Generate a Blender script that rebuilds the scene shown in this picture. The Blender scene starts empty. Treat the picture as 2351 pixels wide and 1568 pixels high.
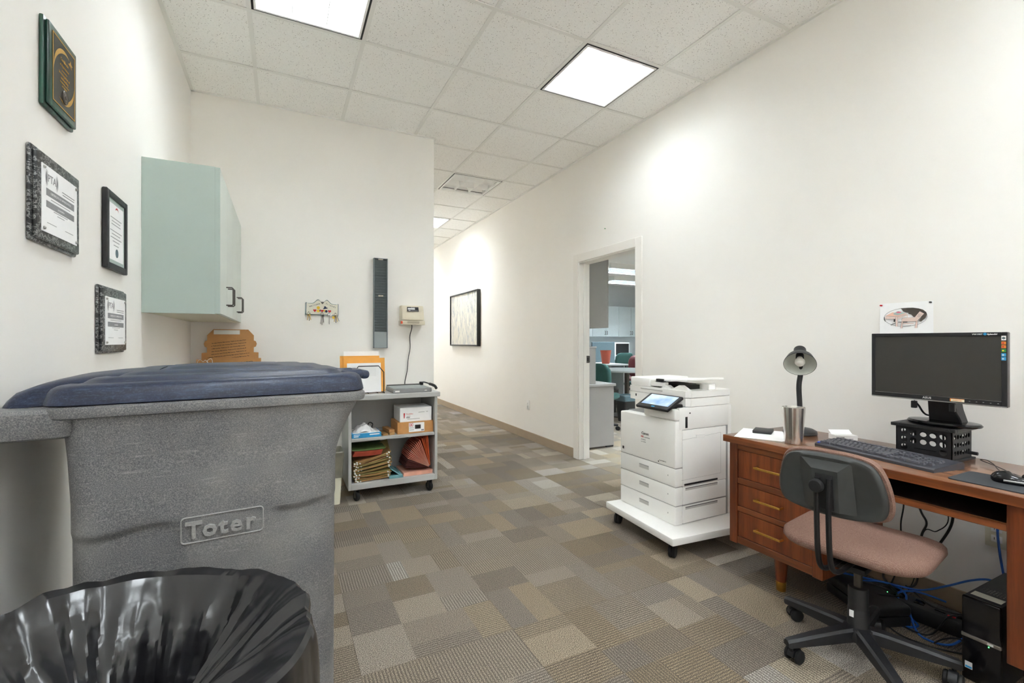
import bpy, bmesh, math, random
from mathutils import Vector, Matrix, noise
random.seed(7)
S = bpy.context.scene
COL = S.collection
PI = math.pi

# ------------------------------------------------------------------ camera, world, exposure
cam_d = bpy.data.cameras.new('camera')
cam = bpy.data.objects.new('camera', cam_d); COL.objects.link(cam)
cam.location = (0, 0, 1.21); cam.rotation_euler = (PI/2, 0, -math.radians(26.444))
cam_d.sensor_width = 36.0; cam_d.lens = 16.231; cam_d.clip_start = 0.02
cam_d.shift_y = -0.0004
S.camera = cam
W = bpy.data.worlds.new('world'); S.world = W; W.use_nodes = True
W.node_tree.nodes['Background'].inputs[0].default_value = (.75, .8, .9, 1)
W.node_tree.nodes['Background'].inputs[1].default_value = 0.05
S.view_settings.view_transform = 'Standard'; S.view_settings.look = 'None'
S.view_settings.gamma = 1.0; S.view_settings.use_curve_mapping = False
S.view_settings.exposure = 1.46
LAMP = 8.2
LAMP_OLD = 7.0
LAMP_REAR = 10.8
LAMP_PASSAGE = 21.0          # radiance of the ceiling troffers
OFFICE_LAMP = 46.0
S.cycles.diffuse_bounces = 12
S.cycles.max_bounces = 14

# ------------------------------------------------------------------ materials
def lin(c): return c/12.92 if c <= .04045 else ((c+.055)/1.055)**2.4
def rgb(r, g, b): return (lin(r/255), lin(g/255), lin(b/255), 1)
MATS = {}
class NT:
    def __init__(s, m): s.t = m.node_tree; s.n = s.t.nodes; s.l = s.t.links
    def add(s, typ, **kw):
        nd = s.n.new(typ)
        for k, v in kw.items(): setattr(nd, k, v)
        return nd
    def link(s, a, b): s.l.new(a, b)
    def pos(s, scale=(1, 1, 1), space='Object'):
        tc = s.add('ShaderNodeTexCoord'); mp = s.add('ShaderNodeMapping')
        mp.inputs['Scale'].default_value = scale
        s.link(tc.outputs[space], mp.inputs[0]); return mp.outputs[0]
    def world(s, scale=(1, 1, 1)):
        g = s.add('ShaderNodeNewGeometry'); mp = s.add('ShaderNodeMapping')
        mp.inputs['Scale'].default_value = scale
        s.link(g.outputs['Position'], mp.inputs[0]); return mp.outputs[0]
    def noise(s, vec, scale, detail=2, rough=.5):
        t = s.add('ShaderNodeTexNoise'); t.inputs['Scale'].default_value = scale
        t.inputs['Detail'].default_value = detail; t.inputs['Roughness'].default_value = rough
        s.link(vec, t.inputs['Vector']); return t.outputs['Fac']
    def ramp(s, fac, stops, interp='LINEAR'):
        r = s.add('ShaderNodeValToRGB'); r.color_ramp.interpolation = interp
        e = r.color_ramp.elements
        while len(e) < len(stops): e.new(.5)
        for el, (p, c) in zip(e, stops): el.position = p; el.color = c
        s.link(fac, r.inputs[0]); return r.outputs[0]
    def math(s, op, a, b=None):
        m = s.add('ShaderNodeMath', operation=op)
        for i, v in enumerate((a, b)):
            if v is None: continue
            if isinstance(v, (int, float)): m.inputs[i].default_value = v
            else: s.link(v, m.inputs[i])
        return m.outputs[0]
    def mix(s, fac, a, b, blend='MIX'):
        m = s.add('ShaderNodeMix', data_type='RGBA', blend_type=blend)
        for i, v in ((0, fac), (6, a), (7, b)):
            if isinstance(v, (int, float)): m.inputs[i].default_value = v
            elif isinstance(v, tuple): m.inputs[i].default_value = v
            else: s.link(v, m.inputs[i])
        return m.outputs[2]
    def bump(s, h, strength, dist=.002):
        b = s.add('ShaderNodeBump'); b.inputs['Strength'].default_value = strength; b.inputs['Distance'].default_value = dist
        s.link(h, b.inputs['Height']); s.link(b.outputs[0], s.n['Principled BSDF'].inputs['Normal'])
    def color(s, sock): s.link(sock, s.n['Principled BSDF'].inputs['Base Color'])

def mat(name, col, rough=.5, metal=0.0, vary=.0, scale=40, bump=0, bscale=200, spec=.5, coat=0, bdist=.001):
    """procedural plain material: slight colour variation and relief"""
    m = bpy.data.materials.new(name); m.use_nodes = True
    b = m.node_tree.nodes['Principled BSDF']
    b.inputs['Base Color'].default_value = col; b.inputs['Roughness'].default_value = rough
    b.inputs['Metallic'].default_value = metal; b.inputs['Specular IOR Level'].default_value = spec
    b.inputs['Coat Weight'].default_value = coat
    t = NT(m)
    if vary:
        n = t.noise(t.pos(), scale, 3)
        lo = tuple(c*(1-vary) for c in col[:3])+(1,); hi = tuple(min(1, c*(1+vary)) for c in col[:3])+(1,)
        t.color(t.ramp(n, [(.3, lo), (.7, hi)]))
    if bump: t.bump(t.noise(t.pos(), bscale, 2), bump, bdist)
    MATS[name] = m; return m
def emis(name, col, strength):
    m = bpy.data.materials.new(name); m.use_nodes = True
    b = m.node_tree.nodes['Principled BSDF']
    b.inputs['Base Color'].default_value = col
    b.inputs['Emission Color'].default_value = col; b.inputs['Emission Strength'].default_value = strength
    return m

M_wall = mat('painted wall', rgb(243, 240, 235), .75, vary=.008, scale=3, bump=.12, bscale=160)
M_wall_office = mat('office wall paint', rgb(205, 208, 210), .8, vary=.01, scale=3)
M_trim = mat('door trim paint', rgb(238, 234, 228), .5, vary=.01, scale=5)
M_base = mat('vinyl baseboard', rgb(168, 150, 128), .5, vary=.04, scale=8)
M_grid = mat('white ceiling grid', rgb(236, 235, 231), .55, vary=.01, scale=4)
M_black_metal = mat('black metal', rgb(24, 24, 26), .45, .2, vary=.1)
M_black_plastic = mat('black plastic', rgb(30, 30, 33), .45, vary=.12, scale=60, bump=.1, bscale=500)
M_black_gloss = mat('glossy black plastic', rgb(16, 16, 19), .16, vary=.1)
M_rubber = mat('black rubber', rgb(22, 22, 23), .75, vary=.1)
M_chrome = mat('steel', rgb(190, 188, 184), .28, 1.0, vary=.05)
M_dark_steel = mat('dark steel', rgb(95, 92, 88), .35, .9, vary=.08)
M_brass = mat('brass', rgb(214, 170, 84), .3, 1.0, vary=.12, scale=90)
M_white_plastic = mat('white plastic', rgb(246, 245, 242), .38, vary=.01, scale=10)
M_grey_plastic = mat('grey plastic', rgb(150, 150, 150), .4, vary=.03)
M_white_lacquer = mat('white lacquer', rgb(240, 239, 236), .3, vary=.01)
M_paper = mat('white paper', rgb(250, 250, 250), .8, vary=.02, scale=25)
M_ink = mat('dark ink', rgb(52, 48, 46), .8, vary=.1)
M_ink_pale = mat('pale grey ink', rgb(214, 214, 216), .8, vary=.03)
M_ink_grey = mat('grey ink', rgb(150, 150, 152), .8, vary=.05)
M_red = mat('red ink', rgb(204, 40, 48), .6, vary=.05)
M_white_ink = mat('white ink', rgb(225, 225, 225), .5, vary=.02)
M_blue = mat('blue print', rgb(40, 150, 205), .5, vary=.05)
M_green = mat('green print', rgb(30, 140, 60), .5, vary=.06)
M_yellow = mat('yellow paint', rgb(236, 196, 50), .5, vary=.05)
M_navy = mat('navy paint', rgb(32, 48, 84), .5, vary=.08)
M_tealp = mat('teal paint', rgb(46, 96, 100), .5, vary=.06)
M_orange = mat('orange print', rgb(226, 130, 40), .5, vary=.05)
M_gold = mat('gold print', rgb(205, 162, 78), .45, .4, vary=.1)
M_mint = mat('mint laminate', rgb(180, 195, 189), .45, vary=.012, scale=4)
M_mint_pale = mat('sheen-paled mint laminate', rgb(208, 216, 209), .4, vary=.012, scale=4)  # paler than the mint side: grazing sheen on the doors put into the colour
M_cart = mat('grey enamel cart', rgb(186, 186, 184), .45, vary=.03, scale=6)
M_rack = mat('grey enamel rack', rgb(122, 131, 134), .45, vary=.03)
M_rack_light = mat('pale grey enamel', rgb(152, 160, 161), .45, vary=.02)
M_beige = mat('beige plastic', rgb(222, 213, 192), .5, vary=.02)
M_cream = mat('cream plastic', rgb(222, 218, 198), .5, vary=.02)
M_manila = mat('manila orange paper', rgb(243, 176, 84), .75, vary=.05, scale=15)
M_teal_fabric = mat('teal upholstery', rgb(46, 84, 80), .85, vary=.15, scale=150, bump=.3, bscale=400)
M_grey_lam = mat('grey laminate', rgb(168, 165, 163), .5, vary=.02, scale=5)
M_grey_dark = mat('dark grey laminate', rgb(150, 147, 142), .55, vary=.02, scale=5)
M_pale_blue = mat('pale office laminate', rgb(200, 208, 210), .45, vary=.02)
M_slate = mat('slate blue panel', rgb(92, 112, 120), .7, vary=.05)
M_tan_box = mat('brown cardboard', rgb(205, 150, 92), .8, vary=.06, scale=30)
M_card = mat('kraft cardboard', rgb(186, 136, 84), .8, vary=.08, scale=12)
M_fg = mat('green folder', rgb(92, 120, 66), .75, vary=.12, scale=18)
M_fo = mat('olive folder', rgb(128, 118, 66), .75, vary=.15, scale=18)
M_ft = mat('tan folder', rgb(172, 134, 84), .75, vary=.15, scale=18)
M_fr = mat('rust red folder', rgb(176, 72, 50), .75, vary=.22, scale=14)
M_frd = mat('dark maroon folder', rgb(96, 44, 38), .8, vary=.2, scale=14)
M_fp = mat('pale pink folder', rgb(232, 172, 150), .75, vary=.1, scale=14)
M_fb = mat('pale teal folder', rgb(110, 160, 168), .7, vary=.15, scale=14)
M_scuffed = mat('scuffed raised grey plastic', rgb(150, 149, 147), .6, vary=.18, scale=300)
M_bluecable = mat('blue cable', rgb(30, 96, 190), .45, vary=.08)
M_screen_dark = mat('dark matte screen', rgb(58, 56, 52), .42, vary=.02)
M_cup = mat('brushed steel', rgb(222, 220, 216), .22, 1.0, vary=.03, scale=20)
M_glass = mat('acrylic sheet', rgb(240, 240, 242), .15, vary=.01)
M_bulb = mat('white bulb glass', rgb(235, 233, 225), .3, vary=.02)
M_shade_in = mat('white lamp lining', rgb(205, 208, 200), .5, vary=.03)
M_gold_key = mat('key brass', rgb(180, 150, 90), .35, .9, vary=.15)
M_key_steel = mat('key steel', rgb(150, 148, 142), .35, .9, vary=.15)
M_plastic_clear = mat('crumpled clear plastic', rgb(228, 228, 228), .25, vary=.06)
M_liner_grey = mat('grey bag film', rgb(128, 124, 112), .35, vary=.15, scale=12)

def special():
    g = {}
    # ceiling tile: white with fissure specks
    m = mat('acoustic tile', rgb(208, 205, 199), .9); t = NT(m)
    w = t.world()
    n1 = t.noise(w, 170, 2, .6); n2 = t.noise(w, 18, 2)
    v = t.add('ShaderNodeTexVoronoi'); v.inputs['Scale'].default_value = 105; t.link(w, v.inputs['Vector'])
    sp = t.math('LESS_THAN', v.outputs['Distance'], .22)
    wn = t.add('ShaderNodeTexWhiteNoise'); t.link(v.outputs['Position'], wn.inputs[0])
    sp = t.math('MULTIPLY', sp, t.math('GREATER_THAN', wn.outputs['Value'], .72))
    base = t.ramp(n1, [(.24, rgb(204, 202, 198)), (.36, rgb(246, 245, 242)), (.7, rgb(252, 251, 248))])
    t.color(t.mix(sp, base, rgb(150, 145, 140)))
    t.bump(n1, .3, .002); g['tile'] = m
    # carpet: every patch of a tile carries tone / stripe direction / hue in a colour attribute
    m = mat('patchwork carpet', rgb(140, 130, 118), .95, spec=.1); t = NT(m)
    at = t.add('ShaderNodeAttribute'); at.attribute_name = 'patch'
    sep = t.add('ShaderNodeSeparateColor'); t.link(at.outputs['Color'], sep.inputs[0])
    w = t.world()
    sx = t.add('ShaderNodeSeparateXYZ'); t.link(w, sx.inputs[0])
    tone = t.ramp(sep.outputs[0], [(0, rgb(116, 107, 96)), (.35, rgb(130, 120, 108)), (.65, rgb(142, 132, 119)), (1, rgb(166, 160, 152))])
    hue = t.ramp(sep.outputs[2], [(0, rgb(185, 187, 192)), (.6, rgb(189, 188, 186)), (1, rgb(193, 188, 176))])
    col = t.mix(1.0, tone, hue, 'OVERLAY')
    wob = t.math('MULTIPLY', t.noise(w, 90, 1), .9)
    def stripes(ax):
        return t.math('SINE', t.math('ADD', t.math('MULTIPLY', sx.outputs[ax], 2*PI/.0125), wob))
    isy = t.math('GREATER_THAN', sep.outputs[1], .6)
    both = t.mix(isy, stripes(0), stripes(1))
    amt = t.math('MULTIPLY', t.math('GREATER_THAN', sep.outputs[1], .28), .62)
    st = t.math('MULTIPLY', t.math('GREATER_THAN', both, .25), amt)
    n1 = t.noise(w, 330, 2, .7); n2 = t.noise(w, 900, 1)
    n3 = t.noise(w, 60, 2)
    heat = t.ramp(n1, [(.4, (.08, .078, .075, 1)), (.5, (.5, .5, .5, 1)), (.6, (.94, .94, .93, 1))])
    col = t.mix(1.0, col, heat, 'OVERLAY')
    col = t.mix(st, col, rgb(84, 77, 71))
    t.color(col)
    hgt = t.math('SUBTRACT', n1, t.math('MULTIPLY', st, 1.0))
    t.bump(hgt, .6, .003); g['carpet'] = m
    # bin: speckled granite plastic
    m = mat('speckled grey plastic', rgb(120, 120, 122), .6); t = NT(m)
    w = t.pos(); n1 = t.noise(w, 430, 3, .8); n2 = t.noise(w, 5, 3); sc = t.noise(t.pos((3, 3, 40)), 3, 4, .7)
    c = t.ramp(n1, [(.36, rgb(76, 77, 82)), (.5, rgb(104, 104, 106)), (.64, rgb(142, 140, 138))])
    c = t.mix(t.ramp(n2, [(.45, (0, 0, 0, 1)), (.75, (.3, .3, .3, 1))]), c, rgb(178, 174, 168))
    c = t.mix(t.ramp(sc, [(.6, (0, 0, 0, 1)), (.72, (.28, .28, .28, 1))]), c, rgb(190, 187, 182))
    t.color(c); t.bump(n1, .15, .002); g['granite'] = m
    # lid: scuffed navy
    m = mat('scuffed navy plastic', rgb(40, 52, 92), .38); t = NT(m)
    w = t.pos((1.2, 9, 9)); n1 = t.noise(w, 8, 6, .7); n2 = t.noise(t.pos((3, 40, 40)), 9, 4, .75); n3 = t.noise(t.pos(), 260, 2)
    c = t.ramp(n1, [(.35, rgb(17, 24, 46)), (.55, rgb(26, 36, 63)), (.75, rgb(54, 70, 97))])
    c = t.mix(t.ramp(n2, [(.58, (0, 0, 0, 1)), (.72, (.5, .5, .5, 1))]), c, rgb(112, 136, 156))
    c = t.mix(t.ramp(n3, [(.5, (0, 0, 0, 1)), (.8, (.16, .16, .16, 1))]), c, rgb(110, 124, 150))
    t.color(c); t.bump(n2, .12, .002); g['lid'] = m
    # black bag
    m = mat('black bag film', rgb(20, 20, 23), .24, spec=.75); t = NT(m)
    n1 = t.noise(t.pos(), 16, 2, .5)
    t.color(t.ramp(n1, [(.3, rgb(16, 16, 19)), (.7, rgb(30, 29, 32))]))
    t.bump(n1, .25, .01); g['bag'] = m
    # walnut
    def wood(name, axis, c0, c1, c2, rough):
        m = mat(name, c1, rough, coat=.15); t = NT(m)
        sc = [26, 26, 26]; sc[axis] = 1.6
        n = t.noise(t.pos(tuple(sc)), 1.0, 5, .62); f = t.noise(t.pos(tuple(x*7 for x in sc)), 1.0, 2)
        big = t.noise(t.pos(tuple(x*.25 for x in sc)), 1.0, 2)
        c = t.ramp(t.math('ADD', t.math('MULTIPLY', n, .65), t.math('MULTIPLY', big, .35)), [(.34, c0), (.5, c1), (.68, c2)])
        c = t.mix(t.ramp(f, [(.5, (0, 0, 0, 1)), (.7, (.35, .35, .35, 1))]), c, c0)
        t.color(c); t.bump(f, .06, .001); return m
    a = (rgb(82, 38, 18), rgb(120, 58, 28), rgb(152, 82, 42))
    g['wood_v'] = wood('walnut upright grain', 2, *a, .34)
    g['wood_h'] = wood('walnut long grain', 1, rgb(86, 44, 24), rgb(126, 68, 36), rgb(160, 96, 54), .3)
    g['wood_top'] = wood('walnut desk top', 1, rgb(100, 66, 48), rgb(128, 88, 64), rgb(152, 112, 86), .2)
    g['wood_dark'] = wood('dark unlit walnut', 1, rgb(28, 16, 11), rgb(40, 24, 17), rgb(54, 33, 23), .6)  # knee shelf shade put into the wood colour
    # chair tweed
    m = mat('rose brown tweed', rgb(178, 130, 112), .95, spec=.1); t = NT(m)
    w = t.pos(); n1 = t.noise(w, 800, 2, .7)
    wv = t.add('ShaderNodeTexWave'); wv.inputs['Scale'].default_value = 62; wv.inputs['Distortion'].default_value = 2.5; wv.inputs['Detail'].default_value = 1
    t.link(t.pos((1, .6, .8)), wv.inputs[0])
    c = t.ramp(n1, [(.32, rgb(100, 76, 68)), (.5, rgb(140, 110, 97)), (.68, rgb(178, 154, 140))])
    c = t.mix(t.math('MULTIPLY', wv.outputs['Fac'], .35), c, rgb(120, 78, 66))
    t.color(c); t.bump(t.math('ADD', n1, t.math('MULTIPLY', wv.outputs['Fac'], .5)), .6, .003); g['tweed'] = m
    # black marble plaque
    m = mat('black marble laminate', rgb(30, 31, 32), .3); t = NT(m)
    v = t.noise(t.pos((1, 1.4, 1)), 34, 6, .72); r = t.math('ABSOLUTE', t.math('SUBTRACT', v, .5))
    t.color(t.ramp(r, [(0, rgb(190, 190, 186)), (.012, rgb(130, 132, 132)), (.035, rgb(40, 42, 44)), (.2, rgb(24, 25, 27))])); g['marble'] = m
    m = mat('green stained wood', rgb(30, 74, 62), .3, coat=.3); t = NT(m)
    n = t.noise(t.pos((30, 2, 30)), 2, 4); t.color(t.ramp(n, [(.3, rgb(16, 48, 40)), (.6, rgb(36, 86, 70)), (.8, rgb(58, 110, 92))])); g['green_wood'] = m
    # abstract painting
    m = mat('abstract painted canvas', rgb(190, 186, 176), .6); t = NT(m)
    p = t.pos((9, 3.4, 1)); n = t.noise(p, 1.2, 6, .72); n2 = t.noise(t.pos((30, 8, 1)), 1.0, 4, .7); n3 = t.noise(t.pos((2, 2, 1)), 1.2, 2)
    c = t.ramp(n, [(.28, rgb(128, 130, 136)), (.4, rgb(176, 178, 180)), (.5, rgb(208, 203, 192)), (.62, rgb(226, 221, 208)), (.75, rgb(188, 176, 150))])
    c = t.mix(t.ramp(n2, [(.55, (0, 0, 0, 1)), (.66, (.7, .7, .7, 1))]), c, rgb(120, 132, 146))
    c = t.mix(t.ramp(n3, [(.5, (0, 0, 0, 1)), (.7, (.5, .5, .5, 1))]), c, rgb(216, 208, 190)); t.color(c); g['art'] = m
    m = mat('touch screen glass', rgb(150, 170, 196), .15); t = NT(m)
    n = t.noise(t.pos(), 9, 2); c = t.ramp(n, [(.35, rgb(120, 150, 190)), (.6, rgb(190, 205, 222))])
    b = m.node_tree.nodes['Principled BSDF']; t.color(c); t.link(c, b.inputs['Emission Color']); b.inputs['Emission Strength'].default_value = .25; g['touch'] = m
    return g
G = special()
M_tube = emis('fluorescent diffuser', (.90, .955, 1, 1), LAMP)
M_tube_rear = emis('rear fluorescent diffuser', (.90, .955, 1, 1), LAMP_REAR)  # rear lights set stronger than the front ones for fill
M_tube_old = emis('aged fluorescent diffuser', (.90, .955, 1, 1), LAMP_OLD)
M_tube_passage = emis('passage fluorescent diffuser', (.90, .955, 1, 1), LAMP_PASSAGE)
M_tube_office = emis('cool office tube', (.84, .94, 1, 1), OFFICE_LAMP)
M_tube_office2 = emis('added bright office tube', (.84, .94, 1, 1), OFFICE_LAMP*2)  # stronger emission for the unseen lights added in the office
M_led_green = emis('green led', (.1, 1, .2, 1), 2.0)
M_louver_office = mat('dark louver', rgb(96, 100, 104), .5, vary=.03)
M_louver = mat('white louver', rgb(250, 250, 248), .5, vary=.01)

# ------------------------------------------------------------------ mesh helpers
def BM(): return bmesh.new()
def frame(o, x, y):
    x = Vector(x).normalized(); y = Vector(y).normalized(); z = x.cross(y)
    m = Matrix((x, y, z)).transposed().to_4x4(); m.translation = Vector(o); return m
def box(bm, lo, hi, bev=0, seg=2, M=None):
    lo = Vector(lo); hi = Vector(hi); c = (lo+hi)/2; s = hi-lo
    r = bmesh.ops.create_cube(bm, size=1, matrix=Matrix.Translation(c) @ Matrix.Diagonal((s.x, s.y, s.z, 1)))
    vs = r['verts']
    if bev:
        es = list({e for v in vs for e in v.link_edges})
        q = bmesh.ops.bevel(bm, geom=es, offset=min(bev, min(s)/2.05), segments=seg, profile=.5, affect='EDGES')
        vs = list({v for f in q['faces'] for v in f.verts} | {v for v in vs if v.is_valid})
    if M is not None: bmesh.ops.transform(bm, matrix=M, verts=vs)
    return vs
def loft(bm, rings, cap0=True, cap1=True, close=True):
    R = [[bm.verts.new(p) for p in r] for r in rings]
    for a, b in zip(R, R[1:]):
        n = len(a)
        for i in range(n if close else n-1):
            j = (i+1) % n
            try: bm.faces.new((a[i], a[j], b[j], b[i]))
            except ValueError: pass
    if cap0: bm.faces.new(R[0][::-1])
    if cap1: bm.faces.new(R[-1])
    return R
def tube(bm, pts, r, n=8, cap=True, rs=None):
    pts = [Vector(p) for p in pts]; rings = []
    t0 = (pts[1]-pts[0]).normalized()
    up = Vector((0, 0, 1)) if abs(t0.z) < .9 else Vector((1, 0, 0))
    u = t0.cross(up).normalized()
    for i, p in enumerate(pts):
        a = pts[max(i-1, 0)]; b = pts[min(i+1, len(pts)-1)]
        t = (b-a).normalized(); u = (u - t*u.dot(t)).normalized(); v = t.cross(u)
        rr = rs[i] if rs else r
        rings.append([p + u*math.cos(k*2*PI/n)*rr + v*math.sin(k*2*PI/n)*rr for k in range(n)])
    loft(bm, rings, cap, cap)
def spline(ctrl, k=8):
    P = [Vector(p) for p in ctrl]; out = []
    for i in range(len(P)-1):
        p0 = P[max(i-1, 0)]; p1 = P[i]; p2 = P[i+1]; p3 = P[min(i+2, len(P)-1)]
        for j in range(k):
            t = j/k
            out.append(.5*((2*p1)+(p2-p0)*t+(2*p0-5*p1+4*p2-p3)*t*t+(3*p1-p0-3*p2+p3)*t**3))
    out.append(P[-1]); return out
def lathe(bm, prof, n=24, M=None, cap0=True, cap1=True):
    rings = [[Vector((r*math.cos(2*PI*k/n), r*math.sin(2*PI*k/n), z)) for k in range(n)] for r, z in prof]
    if M is not None: rings = [[M @ p for p in r] for r in rings]
    loft(bm, rings, cap0, cap1)
def prism(bm, pts, z0, z1, M=None):
    a = [Vector((p[0], p[1], z0)) for p in pts]; b = [Vector((p[0], p[1], z1)) for p in pts]
    if M is not None: a = [M @ p for p in a]; b = [M @ p for p in b]
    loft(bm, [a, b])
def rrect(hx, hy, r, z, n=5, cx=0, cy=0):
    out = []
    for (sx, sy, a0) in ((1, 1, 0), (-1, 1, 90), (-1, -1, 180), (1, -1, 270)):
        for k in range(n+1):
            a = math.radians(a0+90*k/n)
            out.append(Vector((cx+sx*(hx-r)+r*math.cos(a), cy+sy*(hy-r)+r*math.sin(a), z)))
    return out
def circ(cx, cy, r, n=16): return [(cx+r*math.cos(2*PI*k/n), cy+r*math.sin(2*PI*k/n)) for k in range(n)]
def MW(o):
    m = o.matrix_basis.copy(); p = o.parent
    while p is not None: m = p.matrix_basis @ m; p = p.parent
    return m
def finish(bm, smooth=True, angle=35):
    bmesh.ops.recalc_face_normals(bm, faces=bm.faces[:])
    me = bpy.data.meshes.new('m')
    bm.to_mesh(me); bm.free()
    if smooth:
        me.polygons.foreach_set('use_smooth', [True]*len(me.polygons))
        me.set_sharp_from_angle(angle=math.radians(angle))
    return me
def obj(name, bm, m, parent=None, world=False, smooth=True, angle=35, label=None):
    """link a bmesh as ONE object; with a parent the mesh is in the parent's frame (or in world space when world=True)"""
    if parent is not None and world: bm.transform(MW(parent).inverted())
    off = None
    if parent is None:
        xs = [v.co for v in bm.verts]
        off = Vector(((min(v.x for v in xs)+max(v.x for v in xs))/2, (min(v.y for v in xs)+max(v.y for v in xs))/2, min(v.z for v in xs)))
        bm.transform(Matrix.Translation(-off))
    me = finish(bm, smooth, angle); me.name = name
    o = bpy.data.objects.new(name, me); COL.objects.link(o)
    if isinstance(m, (list, tuple)):
        for x in m: me.materials.append(x)
    else: me.materials.append(m)
    if parent is not None: o.parent = parent
    else: o.location = off
    if label: o['label'] = label
    return o
def tag(o, label, cat, group=None, kind=None):
    if label: o['label'] = label
    if cat: o['category'] = cat
    if group: o['group'] = group
    if kind: o['kind'] = kind
    return o
def thing(name, label, cat, M=None, loc=None, rz=0, group=None):
    o = bpy.data.objects.new(name, None); COL.objects.link(o); o.empty_display_size = .05
    if M is not None: o.matrix_basis = M
    else: o.location = loc or (0, 0, 0); o.rotation_euler = (0, 0, rz)
    if M is None: o.matrix_basis = Matrix.Translation(Vector(loc or (0, 0, 0))) @ Matrix.Rotation(rz, 4, 'Z')
    return tag(o, label, cat, group)
def struct(name, bm, m, parent=None, label=None, **kw):
    o = obj(name, bm, m, parent, **kw)
    if parent is None: o['kind'] = 'structure'
    if label: o['label'] = label
    return o
def copy_tree(o, parent=None):
    c = o.copy(); COL.objects.link(c)
    if parent is not None: c.parent = parent
    for ch in [x for x in o.children]: copy_tree(ch, c)
    return c
def text_bm(body, size, M, ext=.0006, align='CENTER', spacing=1.0, bm=None, bold=0):
    cu = bpy.data.curves.new('t', 'FONT'); cu.body = body; cu.size = size; cu.extrude = ext; cu.align_x = align; cu.align_y = 'CENTER'
    cu.space_character = spacing; cu.resolution_u = 2; cu.offset = bold
    o = bpy.data.objects.new('t', cu); COL.objects.link(o)
    me = o.to_mesh(); bm = bm or BM(); k = len(bm.verts)
    bm.from_mesh(me); bm.verts.ensure_lookup_table()
    bmesh.ops.transform(bm, matrix=M, verts=bm.verts[k:])
    o.to_mesh_clear(); bpy.data.objects.remove(o); bpy.data.curves.remove(cu); return bm
def T(x, y, z=0): return Matrix.Translation((x, y, z))
LEFT = lambda y, z, d=0: frame((-.603+d, y, z), (0, 1, 0), (0, 0, 1))
RIGHT = lambda y, z, d=0: frame((2.71-d, y, z), (0, -1, 0), (0, 0, 1))
BACK = lambda x, z, d=0: frame((x, 4.089-d, z), (1, 0, 0), (0, 0, 1))

# ------------------------------------------------------------------ the setting
H = 3.05
bm = BM(); box(bm, (-.75, -3.3, -.12), (2.71, 14.1, -.006)); floor = struct('floor', bm, G['carpet'])
bm = BM(); box(bm, (2.71, -.2, -.12), (10.6, 10.4, -.006)); floor_office = struct('floor_office', bm, G['carpet'])
bm = BM(); box(bm, (-.75, -3.3, 3.2), (2.833, 14.1, 3.26)); ceiling = struct('ceiling', bm, M_grid)
bm = BM(); box(bm, (-.75, -3.3, -.1), (-.603, 4.21, 3.2)); struct('wall_left', bm, M_wall)
bm = BM(); box(bm, (-.603, 4.089, -.1), (1.237, 4.21, 3.2)); struct('wall_back', bm, M_wall)
bm = BM(); box(bm, (1.117, 4.21, -.1), (1.237, 14, 3.2)); struct('wall_corridor', bm, M_wall)
bm = BM(); box(bm, (1.117, 14, -.1), (2.833, 14.12, 3.2)); struct('wall_far', bm, M_wall)
bm = BM(); box(bm, (-.75, -3.3, -.1), (2.833, -3.2, 3.2)); struct('wall_rear', bm, M_wall)
D0, D1, DZ = 3.061, 3.93, 2.02
bm = BM()
box(bm, (2.71, -3.2, -.1), (2.833, D0, 3.2)); box(bm, (2.71, D1, -.1), (2.833, 14, 3.2)); box(bm, (2.71, D0, DZ), (2.833, D1, 3.2))
struct('wall_right', bm, M_wall)

# carpet tiles: a dozen patch layouts, laid quarter-turned
P = .6135
def patches(rnd):
    R = [(0., 0., 1., 1.)]
    for _ in range(40):
        R.sort(key=lambda r: -(r[2]-r[0])*(r[3]-r[1]))
        x0, y0, x1, y1 = R[0]
        if (x1-x0)*(y1-y0) < .14 and rnd.random() < .4: break
        R.pop(0); f = rnd.choice((.33, .4, .5, .6, .67))
        if (x1-x0)*rnd.uniform(.7, 1.4) > (y1-y0): xm = x0+(x1-x0)*f; R += [(x0, y0, xm, y1), (xm, y0, x1, y1)]
        else: ym = y0+(y1-y0)*f; R += [(x0, y0, x1, ym), (x0, ym, x1, y1)]
    return R
def carpet_mesh(i):
    rnd = random.Random(100+i); me = bpy.data.meshes.new('carpet_tile'); V = []; F = []; C = []
    s = P/2-.0006; b = rnd.random()*.5
    for (x0, y0, x1, y1) in patches(rnd):
        k = len(V)
        V += [(-s+2*s*x0, -s+2*s*y0, 0), (-s+2*s*x1, -s+2*s*y0, 0), (-s+2*s*x1, -s+2*s*y1, 0), (-s+2*s*x0, -s+2*s*y1, 0)]
        F.append((k, k+1, k+2, k+3))
        C.append((min(1, max(0, .55*rnd.random()+.75*b+.05)), rnd.random(), rnd.random(), 1))
    k = len(V); V += [(-s, -s, 0), (s, -s, 0), (s, s, 0), (-s, s, 0), (-s, -s, -.006), (s, -s, -.006), (s, s, -.006), (-s, s, -.006)]
    for a, c in ((0, 1), (1, 2), (2, 3), (3, 0)): F.append((k+a, k+4+a, k+4+c, k+c)); C.append((.1, 0, .5, 1))
    me.from_pydata(V, [], F); at = me.attributes.new('patch', 'FLOAT_COLOR', 'FACE')
    for j, c in enumerate(C): at.data[j].color = c
    me.materials.append(G['carpet']); return me
CM = [carpet_mesh(i) for i in range(14)]
rnd = random.Random(3)
def lay(parent, x, y):
    o = bpy.data.objects.new('carpet_tile', rnd.choice(CM)); COL.objects.link(o); o.parent = parent
    o.matrix_basis = MW(parent).inverted() @ T(x, y, 0) @ Matrix.Rotation(rnd.randrange(4)*PI/2, 4, 'Z')
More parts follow.
